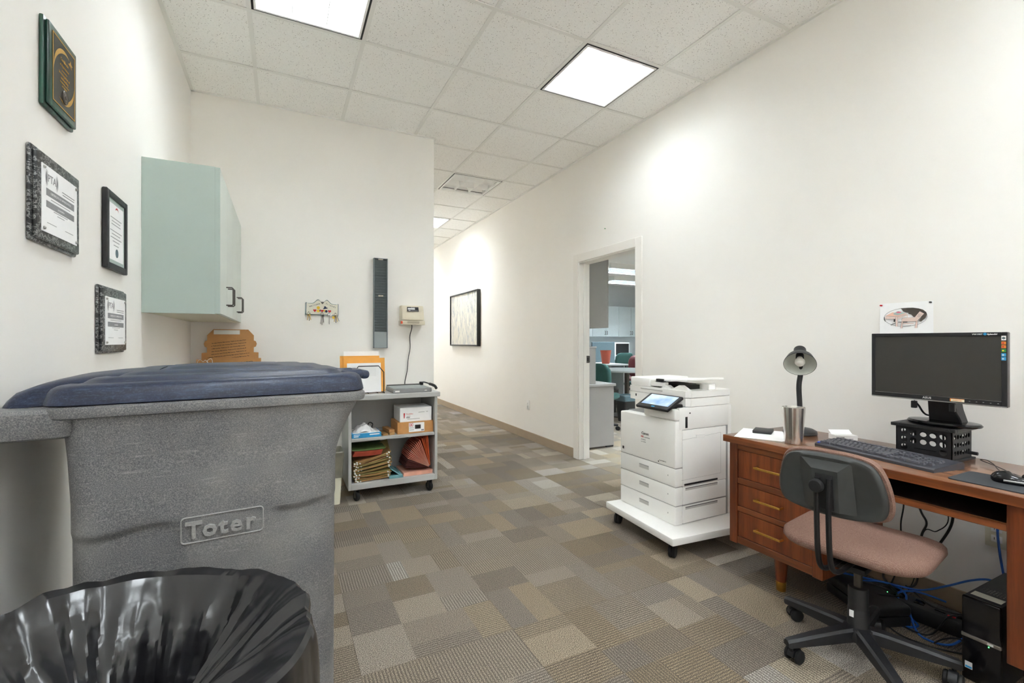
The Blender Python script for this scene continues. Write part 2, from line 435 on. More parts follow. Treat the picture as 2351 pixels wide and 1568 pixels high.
for i in range(6):
    for j in range(-2, 20):
        x, y = 2.71-P*(i+.5)-.001, .2+P*j
        if y > 3.9 and x < 1.0: continue
        if i == 5: x += .0
        lay(floor, x, y)
for i in range(7):
    for j in range(3, 11): lay(floor_office, 2.71+P*(i+.5), .2+P*j)

# ceiling grid and tiles
XE = [-.603, -.166, .4475, 1.061, 1.6745, 2.288, 2.71]
PY = .6165
YE = [-3.2]+[2.332+PY*k for k in range(-8, 19)]+[14.0]
LIGHTS = {}   # (ix, k): on
for k, on in ((-8, True), (-6, True), (-4, True), (0, True)): LIGHTS[(1, k)] = on
for k, on in ((-8, True), (-6, True), (-4, True), (0, True), (4, False), (7, True), (11, True), (15, True)): LIGHTS[(4, k)] = on
LC = {}
def cellset():
    for j in range(len(YE)-1):
        y0, y1 = YE[j], YE[j+1]; k = j-9
        for i in range(6):
            x0, x1 = XE[i], XE[i+1]
            yy1 = y1
            if x0 < 1.237:
                if y0 > 4.08: 
                    if x1 < 1.237: continue
                    x0 = 1.237
                elif y1 > 4.089:
                    if x1 < 1.237: yy1 = 4.089
            yield i, k, x0, y0, x1, yy1
tile_mesh = {}
def ceil_tile(x0, y0, x1, y1):
    key = (round(x1-x0, 3), round(y1-y0, 3))
    if key not in tile_mesh:
        b = BM(); hx, hy = key[0]/2-.005, key[1]/2-.005; box(b, (-hx, -hy, 0), (hx, hy, .016), .002, 1); me = finish(b, False); me.materials.append(G['tile']); tile_mesh[key] = me
    o = bpy.data.objects.new('ceiling_tile', tile_mesh[key]); COL.objects.link(o); o.parent = ceiling
    o.matrix_basis = MW(ceiling).inverted() @ T((x0+x1)/2, (y0+y1)/2, H+.0055)
for i, k, x0, y0, x1, y1 in cellset():
    if (i, k) in LIGHTS: LC[(i, k)] = ((x0+x1)/2, (y0+y1)/2)
    elif y0 > -3.3: ceil_tile(x0, y0, x1, y1)
for x in XE[1:-1]:
    b = BM(); y1 = 4.089 if x < 1.237 else 14.0
    box(b, (x-.012, -3.2, H), (x+.012, y1, H+.004)); box(b, (x-.001, -3.2, H+.004), (x+.001, y1, H+.03)); obj('grid_main_tee', b, M_grid, ceiling, True)
for y in YE[1:-1]:
    b = BM(); x0 = -.603 if y < 4.089 else 1.237
    box(b, (x0, y-.012, H-.0006), (2.71, y+.012, H+.003)); obj('grid_cross_tee', b, M_grid, ceiling, True)
def angle(name, lo, hi):
    b = BM(); box(b, lo, hi); obj(name, b, M_grid, ceiling, True)
angle('wall_angle', (-.603, -3.2, H-.003), (-.581, 4.089, H+.02)); angle('wall_angle', (2.688, -3.2, H-.003), (2.71, 14, H+.02))
angle('wall_angle', (-.603, 4.067, H-.003), (1.245, 4.089, H+.02)); angle('wall_angle', (1.237, 4.08, H-.003), (1.259, 14, H+.02))

# troffers
def wedge(bm, along, c, half, wt, wb, z0, z1):
    pts = []
    for t in (0, .3, .6, 1): pts.append((wb/2+(wt-wb)/2*t**1.8, z0+(z1-z0)*t))
    sec = [(p[0], p[1]) for p in pts]+[(-p[0], p[1]) for p in pts[::-1]]
    if along == 'x': rings = [[Vector((s*half, c+u, z)) for u, z in sec] for s in (-1, 1)]
    else: rings = [[Vector((c+u, s*half, z)) for u, z in sec] for s in (-1, 1)]
    loft(bm, rings)
def ring(bm, a, b, z0, z1):
    box(bm, (-a, -a, z0), (a, -b, z1)); box(bm, (-a, b, z0), (a, a, z1)); box(bm, (-a, -b, z0), (-b, b, z1)); box(bm, (b, -b, z0), (a, b, z1))
def troffer(x, y, on, label, rear=False):
    t = thing('ceiling_light', label, 'ceiling light', loc=(x, y, H), group='square louvred ceiling lights')
    b = BM(); ring(b, .302, .283, .001, .03); obj('shadow_gap', b, M_black_metal, t)
    b = BM(); ring(b, .2825, .270, -.004, .02); obj('frame', b, M_louver, t)
    b = BM(); ring(b, .29, .2715, .031, .11); box(b, (-.29, -.29, .108), (.29, .29, .114)); obj('housing', b, M_louver, t)
    b = BM(); box(b, (-.271, -.271, .073), (.271, .271, .079)); obj('diffuser', b, (M_tube_old if rear == 3 else M_tube_passage if rear == 2 else M_tube_rear if rear else M_tube) if on else M_louver, t)
    for c in (-.0905, .0905):
        b = BM(); wedge(b, 'x', c, .271, .05, .004, .002, .068); obj('louver', b, M_louver, t)
        b = BM(); wedge(b, 'y', c, .271, .05, .004, .002, .068); obj('louver', b, M_louver, t)
    return t
LAB = {(1, 0): 'lit square louvred ceiling light nearest the left wall', (4, 0): 'lit square ceiling light close to the right wall, above the printer',
       (4, 4): 'unlit louvred ceiling light over the passage, before the doorway', (4, 7): 'small distant lit ceiling light beyond the unlit one in the passage',
       (4, 11): 'lit ceiling light far down the passage, hidden by the key rack wall', (4, 15): 'lit ceiling light at the far end of the passage',
       (1, -4): 'lit ceiling light behind the viewpoint, on the left', (4, -4): 'lit ceiling light behind the viewpoint, over the desk', (1, -6): 'added unseen ceiling light farther behind the viewpoint, on the left', (4, -6): 'added unseen ceiling light farther behind the viewpoint, on the right', (1, -8): 'added unseen ceiling light by the rear wall, on the left', (4, -8): 'lit ceiling light by the rear wall'}  # farther-behind pair and rear-left light are unseen, added to brighten the room
for k, (x, y) in LC.items(): troffer(x, y, LIGHTS[k], LAB[k], 3 if k == (1, 0) else 2 if k[1] >= 7 else k[1] < 0)
t = thing('sprinkler_head', 'small white sprinkler cover on a ceiling tile above the right light', 'sprinkler', loc=(2.005, 1.675, H-.012))
b = BM(); lathe(b, [(.035, .016), (.036, .008), (.024, .002)], 20); obj('cover_plate', b, M_white_plastic, t)
b = BM(); lathe(b, [(.012, .003), (.012, -.012), (.016, -.014), (.004, -.018)], 12); obj('nozzle', b, M_chrome, t)

# doorway
door = thing('door_1', 'white painted door frame around the open doorway to the office', None, loc=(2.71, (D0+D1)/2, 0)); door['kind'] = 'structure'
def casing(lo, hi, nm='casing'):
    b = BM(); box(b, lo, hi, .002, 1); obj(nm, b, M_trim, door, True)
casing((2.7015, D1-.005, 0), (2.71, D1+.075, DZ+.075)); casing((2.7015, D0-.075, 0), (2.71, D0+.005, DZ+.075)); casing((2.7015, D0+.005, DZ-.005), (2.7098, D1-.005, DZ+.075))
casing((2.711, D1-.018, 0), (2.84, D1+.001, DZ), 'jamb'); casing((2.711, D0-.001, 0), (2.84, D0+.018, DZ), 'jamb'); casing((2.711, D0+.018, DZ-.018), (2.84, D1-.018, DZ+.001), 'head_jamb')
casing((2.76, D1-.03, 0), (2.795, D1-.017, DZ-.018), 'door_stop'); casing((2.76, D0+.017, 0), (2.795, D0+.03, DZ-.018), 'door_stop')
b = BM(); box(b, (2.797, D1-.0205, .985), (2.838, D1-.017, 1.06), .002, 1); box(b, (2.832, D1-.0195, .99), (2.846, D1-.012, 1.055), .002, 1)
sp = obj('strike_plate', b, M_dark_steel, door, True, label='dark steel strike plate')
b = BM(); box(b, (2.808, D1-.022, 1.005), (2.826, D1-.02, 1.04)); obj('latch_hole', b, M_black_metal, sp, True)
def baseboard(name, lo, hi):
    b = BM(); box(b, lo, hi, .003, 1); struct(name, b, M_base)
baseboard('baseboard_right', (2.704, D1+.075, 0), (2.71, 14, .1)); baseboard('baseboard_desk', (2.704, -3.2, 0), (2.71, D0-.075, .1))
baseboard('baseboard_back', (-.02, 4.083, 0), (1.237, 4.089, .1)); baseboard('baseboard_corridor', (1.237, 4.083, 0), (1.243, 14, .1)); baseboard('baseboard_left', (-.603, -3.2, 0), (-.597, 2.75, .1))

# office beyond the doorway
bm = BM(); box(bm, (2.833, -.2, 2.75), (10.6, 10.4, 2.82)); struct('ceiling_office', bm, M_grid)
bm = BM(); box(bm, (2.833, 10.2, 0), (10.6, 10.4, 2.75)); struct('wall_office_far', bm, M_wall_office)
bm = BM(); box(bm, (10.4, 0, 0), (10.6, 10.2, 2.75)); struct('wall_office_right', bm, M_wall_office)
bm = BM(); box(bm, (2.833, -.2, 0), (10.6, 0, 2.75)); struct('wall_office_near', bm, M_wall_office)
def office_light(x, y, label, bright=False):
    t = thing('strip_light', label, 'ceiling light', loc=(x, y, 2.69), group='strip lights in the office beyond')
    b = BM(); ring2 = [((-.61, -.3, -.04), (.61, -.28, .06)), ((-.61, .28, -.04), (.61, .3, .06)), ((-.61, -.28, -.04), (-.59, .28, .06)), ((.59, -.28, -.04), (.61, .28, .06))]
    for lo, hi in ring2: box(b, lo, hi)
    obj('frame', b, M_white_plastic, t)
    b = BM(); box(b, (-.59, -.28, .045), (.59, .28, .055)); obj('diffuser', b, M_tube_office2 if bright else M_tube_office, t)
    for c in [-.5+.1*i for i in range(11)]:
        b = BM(); box(b, (c-.004, -.28, -.035), (c+.004, .28, .045)); obj('louver', b, M_louver if bright else M_louver_office, t)
    for c in (-.21, -.14, -.07, 0, .07, .14, .21):
        b = BM(); box(b, (-.59, c-.004, -.035), (.59, c+.004, .045)); obj('louver', b, M_louver if bright else M_louver_office, t)
office_light(6.38, 7.55, 'office strip light above the round table'); office_light(7.6, 8.95, 'office strip light nearest the far white cabinets'); office_light(4.6, 4.0, 'office strip light just inside the doorway')
office_light(7.6, 5.0, 'added fill strip light out of sight to the right', True); office_light(8.4, 6.6, 'added unseen strip light far to the right of the doorway', True); office_light(4.4, 8.2, 'office strip light hidden beyond the overhead cabinet'); office_light(5.2, 2.6, 'added unseen office strip light behind the desk wall', True)  # the bright ones are unseen, added to lighten the office

# ------------------------------------------------------------------ things on the left wall
def lines(par, name, rows, m, z):
    """rows of (x, y, width, height) as thin raised print"""
    b = BM()
    for x, y, w, h in rows: box(b, (x-w/2, y-h/2, z), (x+w/2, y+h/2, z+.0006))
    return obj(name, b, m, par)
# green award plaque, hung slightly proud
t = thing('award_plaque', 'dark green wooden award plaque with gold lettering, topmost on the left wall', 'plaque', LEFT(1.822, 1.867) @ Matrix.Diagonal((.89, .97, 1, 1)))
b = BM(); box(b, (-.115, 0, .001), (.115, .257, .012), .004, 2); obj('backboard', b, G['green_wood'], t)
b = BM(); box(b, (-.107, .008, .0121), (.107, .249, .021), .005, 3); obj('raised_board', b, G['green_wood'], t)
b = BM(); box(b, (-.086, .028, .0211), (.086, .229, .0222)); pl = obj('plate', b, mat('dark engraved plate', rgb(42, 44, 38), .35), t)
b = BM()
for lo, hi in (((-.086, .028), (-.083, .229)), ((.083, .028), (.086, .229)), ((-.083, .028), (.083, .031)), ((-.083, .226), (.083, .229))): box(b, (*lo, .0223), (*hi, .023))
def crescent(b, cx, cy, r, a0, a1, w, z):
    A = [math.radians(a0+(a1-a0)*k/16) for k in range(17)]
    o = [(cx+r*math.cos(a), cy+r*math.sin(a)) for a in A]; i = [(cx+(r-w*math.sin(PI*k/16))*math.cos(a), cy+(r-w*math.sin(PI*k/16))*math.sin(a)) for k, a in enumerate(A)]
    for k in range(16):
        q = [o[k], o[k+1], i[k+1], i[k]]
        vs = [b.verts.new((p[0], p[1], z)) for p in q]; b.faces.new(vs)
crescent(b, 0, .128, .082, 60, 185, .014, .0229); crescent(b, 0, .128, .082, 240, 365, .014, .0229)
obj('gold_border', b, M_gold, pl)
b = BM()
for y, s, w in ((.176, .0145, 'Certificate'), (.158, .011, 'of Appreciation'), (.144, .008, 'presented to'), (.132, .0125, 'in recognition of'), (.119, .0125, 'outstanding'), (.107, .009, 'community service'), (.097, .008, 'and support')):
    text_bm(w, s, T(0, y, .0229), .0003, bm=b)
obj('lettering', b, M_gold, pl)
b = BM(); prism(b, [(.03, .188), (.045, .196), (.05, .205), (.053, .196), (.066, .192), (.055, .188), (.058, .18), (.048, .186)], .0224, .0232); obj('star_emblem', b, M_gold, pl)
b = BM(); lathe(b, [(.021, 0), (.021, .003), (.019, .0045), (.015, .0035), (.014, .0045), (.006, .004), (.005, .0055)], 24, T(0, .068, .0222)); obj('medallion', b, M_dark_steel, t)

def cert_plaque(name, label, y, z, w, h, dep):
    t = thing(name, label, 'plaque', LEFT(y, z))
    b = BM(); box(b, (-w/2, 0, .001), (w/2, h, dep*.55), .005, 2); obj('backboard', b, G['marble'], t)
    b = BM(); box(b, (-w/2+.008, .008, dep*.55), (w/2-.008, h-.008, dep), .007, 3); obj('raised_board', b, G['marble'], t)
    px, py = w/2-.035, h/2-.036
    b = BM(); box(b, (-px, h/2-py-.004, dep), (px, h/2+py-.004, dep+.002)); s = obj('certificate', b, M_paper, t)
    z0 = dep+.0022; cy = h/2-.004
    b = BM(); text_bm('PTA', .03, T(-px*.5, cy+py*.64, z0), .0003, bm=b)
    for r in (.032, .036, .040):
        crescent(b, -px*.5, cy+py*.64, r, 140, 220, .004, z0); crescent(b, -px*.5, cy+py*.64, r, -40, 40, .004, z0)
    obj('logo', b, M_ink_grey, s)
    lines(s, 'heading_bar', [(0, cy+py*.22, px*1.6, .02), (0, cy-py*.14, px*1.6, .018)], M_ink_grey, z0-.0004)
    b = BM(); text_bm('CERTIFICATE OF APPRECIATION', .0095, T(0, cy+py*.22, z0+.0004), .0003, bm=b); obj('heading_text', b, M_white_ink, s)
    b = BM(); text_bm('presented to', .0085, T(0, cy-py*.14, z0+.0004), .0003, bm=b); obj('lower_heading_text', b, M_white_ink, s)
    lines(s, 'fine_print', [(px*.45, cy+py*.5, px*.75, .0022), (px*.45, cy+py*.42, px*.7, .0022), (0, cy+py*.04, px*1.1, .0016), (0, cy-py*.28, px*.8, .0014), (0, cy-py*.36, px*.4, .0014), (-px*.5, cy-py*.7, px*.5, .0012), (px*.5, cy-py*.7, px*.5, .0012)], M_ink_grey, z0-.0004)
    for sx in (-1, 1):
        for sy in (-1, 1):
            b2 = BM(); lathe(b2, [(.0045, 0), (.0045, .003), (.002, .005)], 10, T(sx*(px-.009), h/2-.004+sy*(py-.009), dep+.002)); obj('screw', b2, M_chrome, t)
    return t
cert_plaque('certificate_plaque', 'large black marbled plaque holding a white certificate, left of the black picture frame', 1.80, 1.478, .305, .256, .02)
cert_plaque('certificate_plaque', 'small black marbled plaque with white certificate, lowest on the left wall', 2.30, 1.164, .305, .252, .02)
t = thing('framed_certificate', 'black framed certificate with pale green border, between plaques and wall cabinet', 'framed certificate', LEFT(2.34, 1.486))
b = BM(); ww, hh = .126, .300
for lo, hi in (((-ww, 0), (-ww+.025, hh)), ((ww-.025, 0), (ww, hh)), ((-ww+.024, 0), (ww-.024, .025)), ((-ww+.024, hh-.025), (ww-.024, hh))): box(b, (*lo, .002), (*hi, .019), .003, 1)
obj('frame', b, M_black_plastic, t)
b = BM(); box(b, (-ww+.02, .02, .004), (ww-.02, hh-.02, .012)); c = obj('certificate', b, M_paper, t)
b = BM()
for lo, hi in (((-ww+.025, .025), (-ww+.034, hh-.025)), ((ww-.034, .025), (ww-.025, hh-.025)), ((-ww+.034, .025), (ww-.034, .04)), ((-ww+.034, hh-.04), (ww-.034, hh-.025))): box(b, (*lo, .0122), (*hi, .0128))
obj('guilloche_border', b, M_mint, c)
lines(c, 'fine_print', [(0, y, w, .0022) for y, w in ((.205, .13), (.192, .1), (.18, .11), (.155, .14), (.142, .1), (.128, .13), (.115, .08), (.1, .06))], M_ink_grey, .0122)
b = BM(); lathe(b, [(.017, 0), (.017, .0006)], 20, T(.01, .072, .0122)); obj('seal', b, M_slate, c)
b = BM(); crescent(b, .01, .23, .022, 20, 160, .006, .0126); obj('emblem', b, M_red, c)

# wall cabinet: one run of four doors
t = thing('wall_cabinet', 'mint green wall cabinet with four pale doors on the left wall', 'cabinet', loc=(-.603, 2.758, 1.347))
cz, cl, cd = .744, 1.328, .298
b = BM(); box(b, (.001, 0, 0), (cd, .02, cz)); obj('side_panel', b, M_mint, t)
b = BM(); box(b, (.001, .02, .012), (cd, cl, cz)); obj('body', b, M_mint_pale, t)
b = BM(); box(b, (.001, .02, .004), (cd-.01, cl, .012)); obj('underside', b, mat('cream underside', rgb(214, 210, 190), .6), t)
dw = (cl-.004)/4
for k in range(4):
    b = BM(); y0 = .002+k*dw
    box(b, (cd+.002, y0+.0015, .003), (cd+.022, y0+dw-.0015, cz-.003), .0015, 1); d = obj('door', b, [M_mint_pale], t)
    yh = y0+dw-.045 if k % 2 == 0 else y0+.045
    b = BM(); tube(b, [(cd+.022, yh, .065), (cd+.05, yh, .065), (cd+.0555, yh, .0705), (cd+.0555, yh, .1595), (cd+.05, yh, .165), (cd+.022, yh, .165)], .0036, 8); obj('handle', b, M_dark_steel, d)
b = BM(); box(b, (cd+.0005, -.0002, .002), (cd+.0225, .002, cz-.002)); obj('edge_strip', b, M_mint, t)

# base cabinet and worktop beneath
t = thing('base_cabinet', 'pale base cabinet under the wall cabinet, behind the grey wheeled bin', 'cabinet', loc=(-.603, 2.758, 0))
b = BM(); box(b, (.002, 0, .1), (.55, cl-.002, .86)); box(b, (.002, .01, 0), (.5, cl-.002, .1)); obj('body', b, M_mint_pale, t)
for k in range(4):
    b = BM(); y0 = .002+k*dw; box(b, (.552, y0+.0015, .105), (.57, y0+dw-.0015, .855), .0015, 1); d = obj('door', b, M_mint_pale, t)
    yh = y0+dw-.045 if k % 2 == 0 else y0+.045
    b = BM(); tube(b, [(.57, yh, .7), (.598, yh, .7), (.6, yh, .71), (.6, yh, .79), (.598, yh, .8), (.57, yh, .8)], .0045, 6); obj('handle', b, M_dark_steel, d)
b = BM(); box(b, (-.601, 2.75, .86), (0, 4.087, .9), .004, 1); tag(obj('worktop', b, M_grey_lam), 'grey laminate worktop in the corner below the wall cabinet', 'worktop')

# unfolded mailing cartons leaning in the corner
def carton(off, y, label, sticker, clip):
    h = .40; B, Tt, C = .138, .1, h
    right = [(.17, 0), (.17, h-.176), (B, h-.174), (B, h-.136), (.152, h-.13), (.158, h-.11), (.152, h-.09), (B, h-.084), (B, h-.045), (Tt, h)]
    O = right+[(-x, y) for x, y in right[::-1]]
    t = thing('mailing_carton', label, 'carton', frame((-.355+off, y, .902), (1, 0, 0), (0, .16, 1)), group='flat kraft mailing cartons in the corner')
    b = BM(); prism(b, O, 0, .004); obj('board', b, M_card, t)
    b = BM(); rr = random.Random(5)
    line = 'Thank you for using Priority Mail service. '*4
    for r in range(17):
        y0 = .02+r*.0205; w_ = .30 if y0 < h-.19 else (.25 if y0 < h-.07 else .16)
        if y0 > h-.075: continue
        n_ = int(w_/.0042); k0 = (r*13) % 43
        text_bm(line[k0:k0+n_], .0095, T(0, y0, .0044) @ Matrix.Rotation(math.radians(7), 4, 'Z'), .0002, bm=b, bold=.0003)
    obj('printed_text', b, M_ink, t)
    b = BM(); box(b, (-.098+.09*sticker, h-.038, .0042), (.068 if not sticker else .085, h-.006, .005)); obj('adhesive_strip', b, mat('pale strip %d' % sticker, rgb(225, 225, 220), .5), t)
    return t
carton(0, 3.972, 'front kraft mailing carton printed with text, white strip at its top', 0, 1)
carton(.022, 3.984, 'second kraft mailing carton showing to the right behind the front one', 1, 1)
t = thing('mailing_carton', 'wide low kraft carton spread at the foot of the taller mailing cartons', 'carton', frame((-.345, 3.975, .902), (1, 0, 0), (0, .1, 1)), group='flat kraft mailing cartons in the corner')
b = BM(); prism(b, [(-.21, 0), (.2, 0), (.2, .18), (.165, .18), (.165, .186), (-.17, .186), (-.17, .176), (-.21, .176)], 0, .004); obj('board', b, M_card, t)
b = BM()
for r in range(6): text_bm('Thank you for using Priority Mail service.', .0092, T((-.07, .07)[r % 2], .02+r*.026, .0044) @ Matrix.Rotation(math.radians(6), 4, 'Z'), .0002, bm=b, bold=.0004)
obj('printed_text', b, M_ink, t)
t = thing('wire_coil', 'small loose coil of pale wire on the worktop by the cartons', 'wire', loc=(-.52, 3.9, .9))
b = BM(); tube(b, spline([(-.03, 0, .002), (-.02, .02, .15), (.0, .0, .178), (.02, -.02, .165), (.03, .01, .175), (.05, .0, .15), (.04, .02, .17), (.07, .02, .172), (.075, .0, .003)], 6), .0018, 6); obj('wire', b, M_white_plastic, t)

# ------------------------------------------------------------------ things on the key rack wall
t = thing('key_rack', 'cream painted key rack reading welcome friends, with teal edge', 'key rack', BACK(.291, 1.423) @ Matrix.Rotation(math.radians(-1.5), 4, 'Z'))
def topc(x):
    u = abs(x)/.124
    return .092+.034*math.exp(-((u-.27)/.2)**2)+(-.006 if u < .05 else 0)+(.004 if u > .9 else 0)
xs = [-.124+.248*k/36 for k in range(37)]
O = [(-.124, 0), (.124, 0)]+[(x, topc(x)) for x in xs[::-1]]
b = BM(); prism(b, [(x*1.0, y) for x, y in O], .002, .014); obj('edge', b, M_tealp, t)
b = BM(); prism(b, [(x*.966, .004+(y)*.93) for x, y in O], .014, .0155); fc = obj('face', b, mat('cream paint', rgb(228, 222, 206), .6, vary=.02), t)
b = BM()
for i, c in enumerate('welcome'): text_bm(c, .021, T(-.092+i*.0115, .067+.0042*i, .0158) @ Matrix.Rotation(math.radians(20), 4, 'Z'), .0004, bm=b)
for i, c in enumerate('friends'): text_bm(c, .021, T(.03+i*.0115, .094-.0042*i, .0158) @ Matrix.Rotation(math.radians(-20), 4, 'Z'), .0004, bm=b)
obj('lettering', b, M_ink, fc)
def heart(b, cx, cy, s):
    pts = []
    for k in range(24):
        a = 2*PI*k/24; pts.append((cx+s*.9*math.sin(a)**3, cy+s*(.8*math.cos(a)-.32*math.cos(2*a)-.12*math.cos(3*a)-.06*math.cos(4*a))))
    prism(b, pts, .0155, .017)
b = BM(); heart(b, -.056, .034, .0135); heart(b, -.001, .034, .0125); heart(b, .056, .033, .0135); obj('painted_heart', b, M_red, fc, label='row of three red painted hearts')
b = BM(); heart(b, 0, .1, .012); obj('heart_cutout', b, M_dark_steel, fc)
b = BM(); prism(b, circ(-.03, .058, .0125, 14), .0155, .0168); prism(b, circ(-.031, .032, .0115, 14), .0155, .0168); prism(b, [(.008, .03), (.022, .03), (.022, .042), (.008, .042)], .0155, .0166); obj('yellow_figure', b, M_yellow, fc)
b = BM(); prism(b, [(.008, .048), (.04, .056), (.042, .06), (.03, .064), (.026, .072), (.014, .072), (.013, .06), (.006, .052)], .0155, .0168); prism(b, circ(.031, .032, .0105, 8), .0155, .0168); prism(b, [(-.02, .028), (-.013, .028), (-.013, .044), (-.02, .044)], .0155, .0168); obj('navy_figure', b, M_navy, fc)
hooks = [-.102, -.002, .05, .1]
for x in hooks:
    b = BM(); tube(b, [(x, .02, .0155), (x, .02, .03), (x, .016, .034), (x, .022, .038)], .002, 6); obj('hook', b, M_dark_steel, t)
def keys(x, label, items, extra=None):
    k = thing('key_bunch', label, 'keys', t.matrix_basis @ T(x, .0165, .0345), group='keys on the key rack')
    b = BM()
    tube(b, [(.011*math.cos(a), -.009+.011*math.sin(a), .001*math.sin(2*a)) for a in [2*PI*i/18 for i in range(19)]], .0011, 6); obj('ring', b, M_dark_steel, k)
    for j, (dx, L, ang, m) in enumerate(items):
        b = BM(); R = T(dx, -.017, .001+.0035*j) @ Matrix.Rotation(math.radians(ang), 4, 'Z')
        prism(b, circ(0, -.006, .0085, 10), 0, .0018, R); prism(b, [(-.003, -.012), (.003, -.012), (.003, -L), (.0, -L-.003), (-.003, -L+.002)], 0, .0018, R)
        obj('key', b, m, k)
    if extra: extra(k)
def tag_piece(pts, m, name):
    def f(k):
        b = BM(); prism(b, pts, -.003, -.0005); obj(name, b, m, k)
    return f
keys(hooks[0], 'key bunch with a green tag, on the leftmost rack hook', [(-.002, .046, -8, M_gold_key), (.002, .05, 4, M_dark_steel), (.006, .044, 14, M_gold_key)], tag_piece([(.006, -.008), (.013, -.008), (.013, -.026), (.006, -.026)], M_green, 'green_tag'))
keys(hooks[1], 'long thin key bunch hanging below the middle heart of the rack', [(-.003, .07, -4, M_key_steel), (.002, .078, 0, M_key_steel), (.006, .06, 6, M_dark_steel)])
keys(hooks[2], 'single long key with a white tag on the key rack', [(.002, .072, 2, M_key_steel)], tag_piece([(-.012, .004), (.002, .008), (.022, -.006), (.022, -.022), (-.008, -.024)], M_paper, 'white_tag'))
keys(hooks[3], 'dark key bunch with a yellow fob, on the rightmost rack hook', [(-.002, .05, -6, M_gold_key), (.003, .058, 2, M_ink), (.007, .05, 10, M_gold_key), (.01, .048, 22, M_key_steel)], tag_piece([(-.022, -.024), (-.004, -.022), (-.004, -.042), (-.016, -.046), (-.024, -.036)], M_yellow, 'yellow_fob'))

t = thing('time_card_rack', 'tall grey steel time card rack with empty slots, left of the time clock', 'card rack', BACK(.755, 1.15))
rw, rh, rd = .058, .77, .05
b = BM(); box(b, (-rw, 0, .001), (rw, rh, .012)); box(b, (-rw, 0, .012), (-rw+.006, rh, rd), .001, 1); box(b, (rw-.006, 0, .012), (rw, rh, rd), .001, 1); box(b, (-rw+.006, rh-.006, .012), (rw-.006, rh, rd-.002)); obj('body', b, M_rack, t)
b = BM(); box(b, (-rw+.006, .001, .012), (rw-.006, .14, rd-.006), .002, 1); obj('lower_panel', b, M_rack_light, t)
for k in range(26):
    y = .142+k*.0237
    b = BM(); M = T(0, y, .022) @ Matrix.Rotation(math.radians(40), 4, 'X')
    prism(b, [(-.05, 0), (.05, 0), (.05, .026), (.034, .026), (.033, .0235), (.024, .0235), (.023, .026), (-.023, .026), (-.024, .0235), (-.033, .0235), (-.034, .026), (-.05, .026)], 0, .0025, M); obj('card_slot', b, M_rack, t)
for y, w in ((rh-.014, .02), (.442, .02)):
    b = BM(); box(b, (-w, y, .043), (w, y+.011, .0465)); s = obj('label_strip', b, M_beige, t)
    b = BM(); text_bm('IN' if y < .5 else 'TIME CARDS', .007, T(0, y+.0055, .0467), .0002, bm=b); obj('label_text', b, M_ink_grey, s)

t = thing('time_clock', 'beige wall time clock with black label plate and hanging cord', 'time clock', BACK(1.02, 1.352))
b = BM(); loft(b, [[Vector((-.098, .04, .001)), Vector((.098, .04, .001)), Vector((.098, .04, .105)), Vector((-.098, .04, .105))], [Vector((-.098, .075, .001)), Vector((.098, .075, .001)), Vector((.098, .075, .103)), Vector((-.098, .075, .103))], [Vector((-.096, .168, .001)), Vector((.096, .168, .001)), Vector((.096, .168, .078)), Vector((-.096, .168, .078))]])
bmesh.ops.bevel(b, geom=b.edges[:], offset=.004, segments=2, affect='EDGES'); obj('cover', b, M_beige, t, angle=50)
b = BM(); box(b, (-.104, 0, .001), (.106, .037, .108), .004, 2); obj('base', b, M_beige, t)
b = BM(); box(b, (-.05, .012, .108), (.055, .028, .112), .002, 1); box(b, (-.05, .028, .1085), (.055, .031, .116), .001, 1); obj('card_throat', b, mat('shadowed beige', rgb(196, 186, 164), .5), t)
M = frame((0, .12, .0985), (1, 0, 0), (0, .093, -.025))
b = BM(); box(b, (-.05, -.004, 0), (.05, .036, .002), M=M); pl = obj('label_plate', b, M_black_plastic, t)
b = BM(); box(b, (-.044, .012, .002), (.018, .026, .0028), M=M); box(b, (-.04, .0, .002), (-.022, .007, .0028), M=M); box(b, (-.018, .001, .002), (.044, .003, .0028), M=M); text_bm('TIME CLOCK', .006, M @ T(0, .031, .0024), .0003, bm=b); obj('label_text', b, M_white_ink, pl)
b = BM(); box(b, (-.1045, .008, .085), (-.092, .03, .1085)); obj('warning_sticker', b, mat('orange red sticker', rgb(232, 84, 40), .5), t)
b = BM(); tube(b, spline([(0, .002, .06), (.002, -.03, .05), (-.01, -.1, .03), (-.006, -.2, .02), (-.022, -.3, .018), (-.03, -.4, .016), (-.05, -.5, .014), (-.05, -.548, .012)], 8), .0036, 8); obj('power_cord', b, M_black_plastic, t)

# ------------------------------------------------------------------ steel cart and its load
def caster(par, x, y, z, r=.04, w=.026, dual=False, rot=0, hood=None, m=M_rubber):
    """swivel caster whose wheel rests on the floor z=0 of the parent frame; z is the plate height"""
    b = BM(); R = T(x, y, 0) @ Matrix.Rotation(rot, 4, 'Z')
    box(b, (-.022, -.022, z-.005), (.022, .022, z), M=R)
    box(b, (-.012-w/2+.0, -w/2-.004, r*.7), (.0, -w/2-.001, z-.005), M=R) if not dual else None
    if not dual: box(b, (-.012-w/2, w/2+.001, r*.7), (.0, w/2+.004, z-.005), M=R)
    tube(b, [R @ Vector((0, 0, z-.004)), R @ Vector((0, 0, z-.012))], .012, 10)
    c = obj('caster', b, M_dark_steel if not dual else m, par)
    def wheel(off):
        b = BM(); lathe(b, [(r*.35, -w/2), (r*.9, -w/2), (r, -w*.3), (r, w*.3), (r*.9, w/2), (r*.35, w/2)], 20, R @ T(-.01, off, r) @ Matrix.Rotation(PI/2, 4, 'X'))
        obj('wheel', b, m, c)
    if dual: wheel(-.6*w); wheel(.6*w)
    else: wheel(0)
    return c
CX0, CX1, CY0, CY1 = .44, 1.125, 3.62, 4.04
